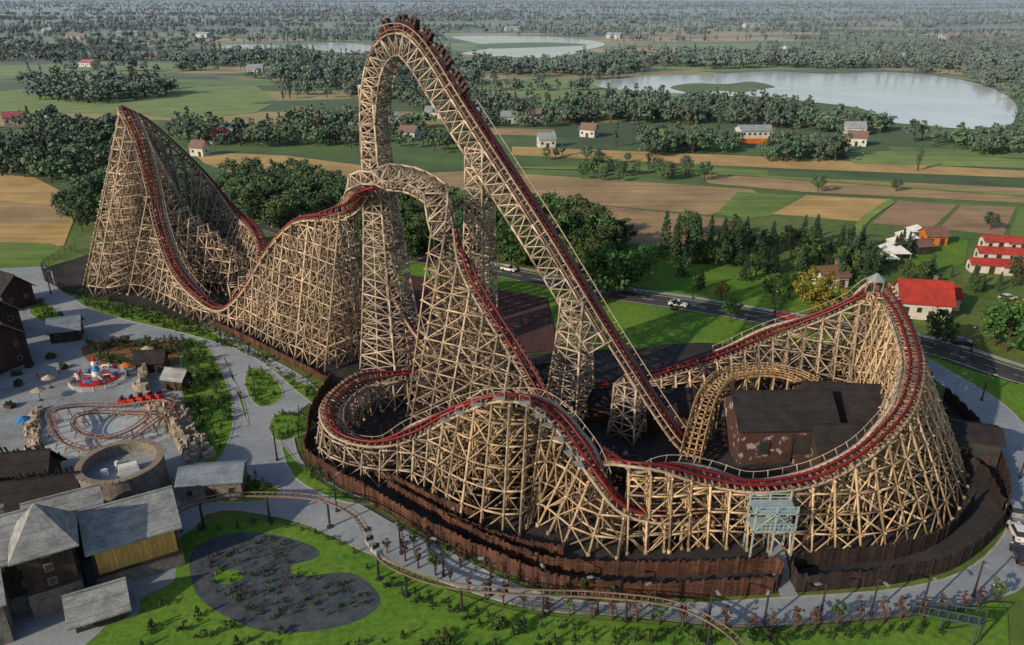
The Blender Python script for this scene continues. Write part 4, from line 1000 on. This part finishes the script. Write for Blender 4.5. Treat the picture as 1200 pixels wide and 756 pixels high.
for k in range(400):
    Yc=math.exp(rng.uniform(math.log(560),math.log(14000))); Xc=rng.uniform(-.78,.78)*Yc
    L_=rng.uniform(80,480)*(Yc/900)**.85; W_=rng.uniform(4,16)*(Yc/900)**.7; a_=rng.normal(0.03,.08); sp=8.2*(max(Yc,700)/700)**.66
    n_=int(min(130,max(6,L_*W_/(sp*sp)*1.25))); t=rng.uniform(-.5,.5,n_)*L_; q_=rng.normal(0,.35,n_)*W_
    x=Xc+t*math.cos(a_)-q_*math.sin(a_); y=Yc+t*math.sin(a_)+q_*math.cos(a_)
    P_+=list(zip(x,y)); S_+=list((1.0*(max(Yc,900)/900)**.27)*rng.uniform(.5,1.1,n_))
P_=np.array(P_);S_=np.array(S_); ok=P_[:,1]>430
for l in lakes: ok&=~inpoly(P_,l)
scatter('distant_trees',P_[ok],S_[ok],LM)
meshes={o.name:o.data for o in coll.objects}
def tree(name,u,v,h,key,ref=10.0):
    q=G(u,v); o=bpy.data.objects.new(name,meshes[key]); o.location=(q[0],q[1],.05); s_=h/ref; o.scale=(s_*random.uniform(.9,1.1),s_*random.uniform(.9,1.1),s_); o.rotation_euler=(0,0,random.uniform(0,6)); link(o)
for u,v,h,k in ((948,368,11.5,'a09'),(965,372,10,'a09'),(712,350,14,'a02'),(690,335,13,'a00'),(735,345,12,'a01'),(1095,410,9,'a00'),(1178,412,11,'a02'),(1165,405,9,'a01'),(855,378,6,'a00'),(905,355,7.5,'a01'),(925,350,7,'a03'),(1030,318,6,'a00'),(1060,330,6,'a01'),(845,352,5,'a09'),(1010,345,5,'a00'),(790,370,4,'a01'),(1205,392,9,'a00'),(760,322,9,'a00'),(650,318,12,'a02'),(600,305,11,'a00'),(340,262,11,'a00'),(300,255,11,'a02'),(372,272,10,'a01'),(958,225,7,'a00'),(683,210,7,'a00'),(640,188,6,'a01'),(705,212,5,'a02'),(725,213,5,'a00'),(1050,225,5,'a00'),(1140,345,5,'a01'),(1195,335,8,'a00'),(1160,270,6,'a00'),(1190,400,10,'a09')):
    tree('deciduous_tree',u,v,h,k)
for u,v,h in ((760,200,9),(722,172,10),(1075,200,9),(805,296,9),(830,300,8),(935,312,8),(1000,330,7)): tree('poplar_tree',u,v,h,'a15')
for u,v,h in ((778,300,13),(790,305,9),(812,298,12),(830,308,10),(845,300,9),(862,310,9.5),(890,303,8),(905,322,8),(873,330,7),(935,300,8),(960,310,7),(985,322,7),(1062,300,7),(800,325,8),(1012,330,6),(1090,322,6),(820,340,6),(1075,345,5)):
    tree('conifer_tree',u,v,h,random.choice(('a04','a05')))
def fillb(name,uv,sp,sc_,kinds): 
    poly=[G(*p)[:2] for p in uv]; A=np.array(poly); lo,hi=A.min(0),A.max(0); n_=int((hi-lo).prod()/sp/sp)
    P=rng.uniform(lo,hi,(n_,2)); P=P[inpoly(P,poly)]; scatter(name,np.c_[P,np.full(len(P),.12)],sc_*rng.uniform(.5,1.2,len(P)),kinds)
for b in beds: fillb('shrubs',b,1.4,.55,(6,6,8,16))
fillb('shrubs',[(105,402),(215,402),(222,425),(150,432),(105,425)],1.7,.75,(6,7,6))
fillb('shrubs',[(230,655),(310,630),(350,645),(340,665),(430,692),(430,712),(320,738),(235,690)],1.0,.3,(6,8,8,7))
fillb('conifer_saplings',[(180,700),(300,745),(520,740),(600,760),(900,790),(600,800),(150,780)],2.4,.7,(8,8,6))
def rowpts(uv,sp): Cc,_=resample(cat([G(*p)[:2] for p in uv],6),sp,2); return Cc+rng.normal(0,.2,Cc.shape)
P=rowpts([(455,648),(540,690),(620,716),(740,728),(860,739),(950,736),(1100,722),(1165,706)],2.6); scatter('sapling_row',np.c_[P,np.full(len(P),.1)],rng.uniform(.65,1.15,len(P)),(7,7,16))
P=rowpts([(470,632),(560,672),(640,700),(760,710)],2.5); scatter('sapling_row',np.c_[P,np.full(len(P),.1)],rng.uniform(.6,.95,len(P)),(7,16))
P=rowpts([(455,690),(600,745),(760,756),(900,752),(1100,742)],2.2); scatter('conifer_saplings',np.c_[P,np.full(len(P),.1)],rng.uniform(.5,1.0,len(P)),(8,8,6))
P=rowpts([(430,668),(560,722),(700,742),(900,748),(1080,734)],2.0); scatter('shrub_row',np.c_[P,np.full(len(P),.1)],rng.uniform(.3,.6,len(P)),(6,8))
P=rowpts([(215,625),(330,618),(415,648)],2.2); scatter('shrub_row',np.c_[P,np.full(len(P),.1)],rng.uniform(.3,.6,len(P)),(6,8))
P=rowpts([(100,345),(245,388),(330,438)],2.2); scatter('shrubs',np.c_[P,np.full(len(P),.1)],rng.uniform(.3,.8,len(P)),(6,8))
print('points', nC)
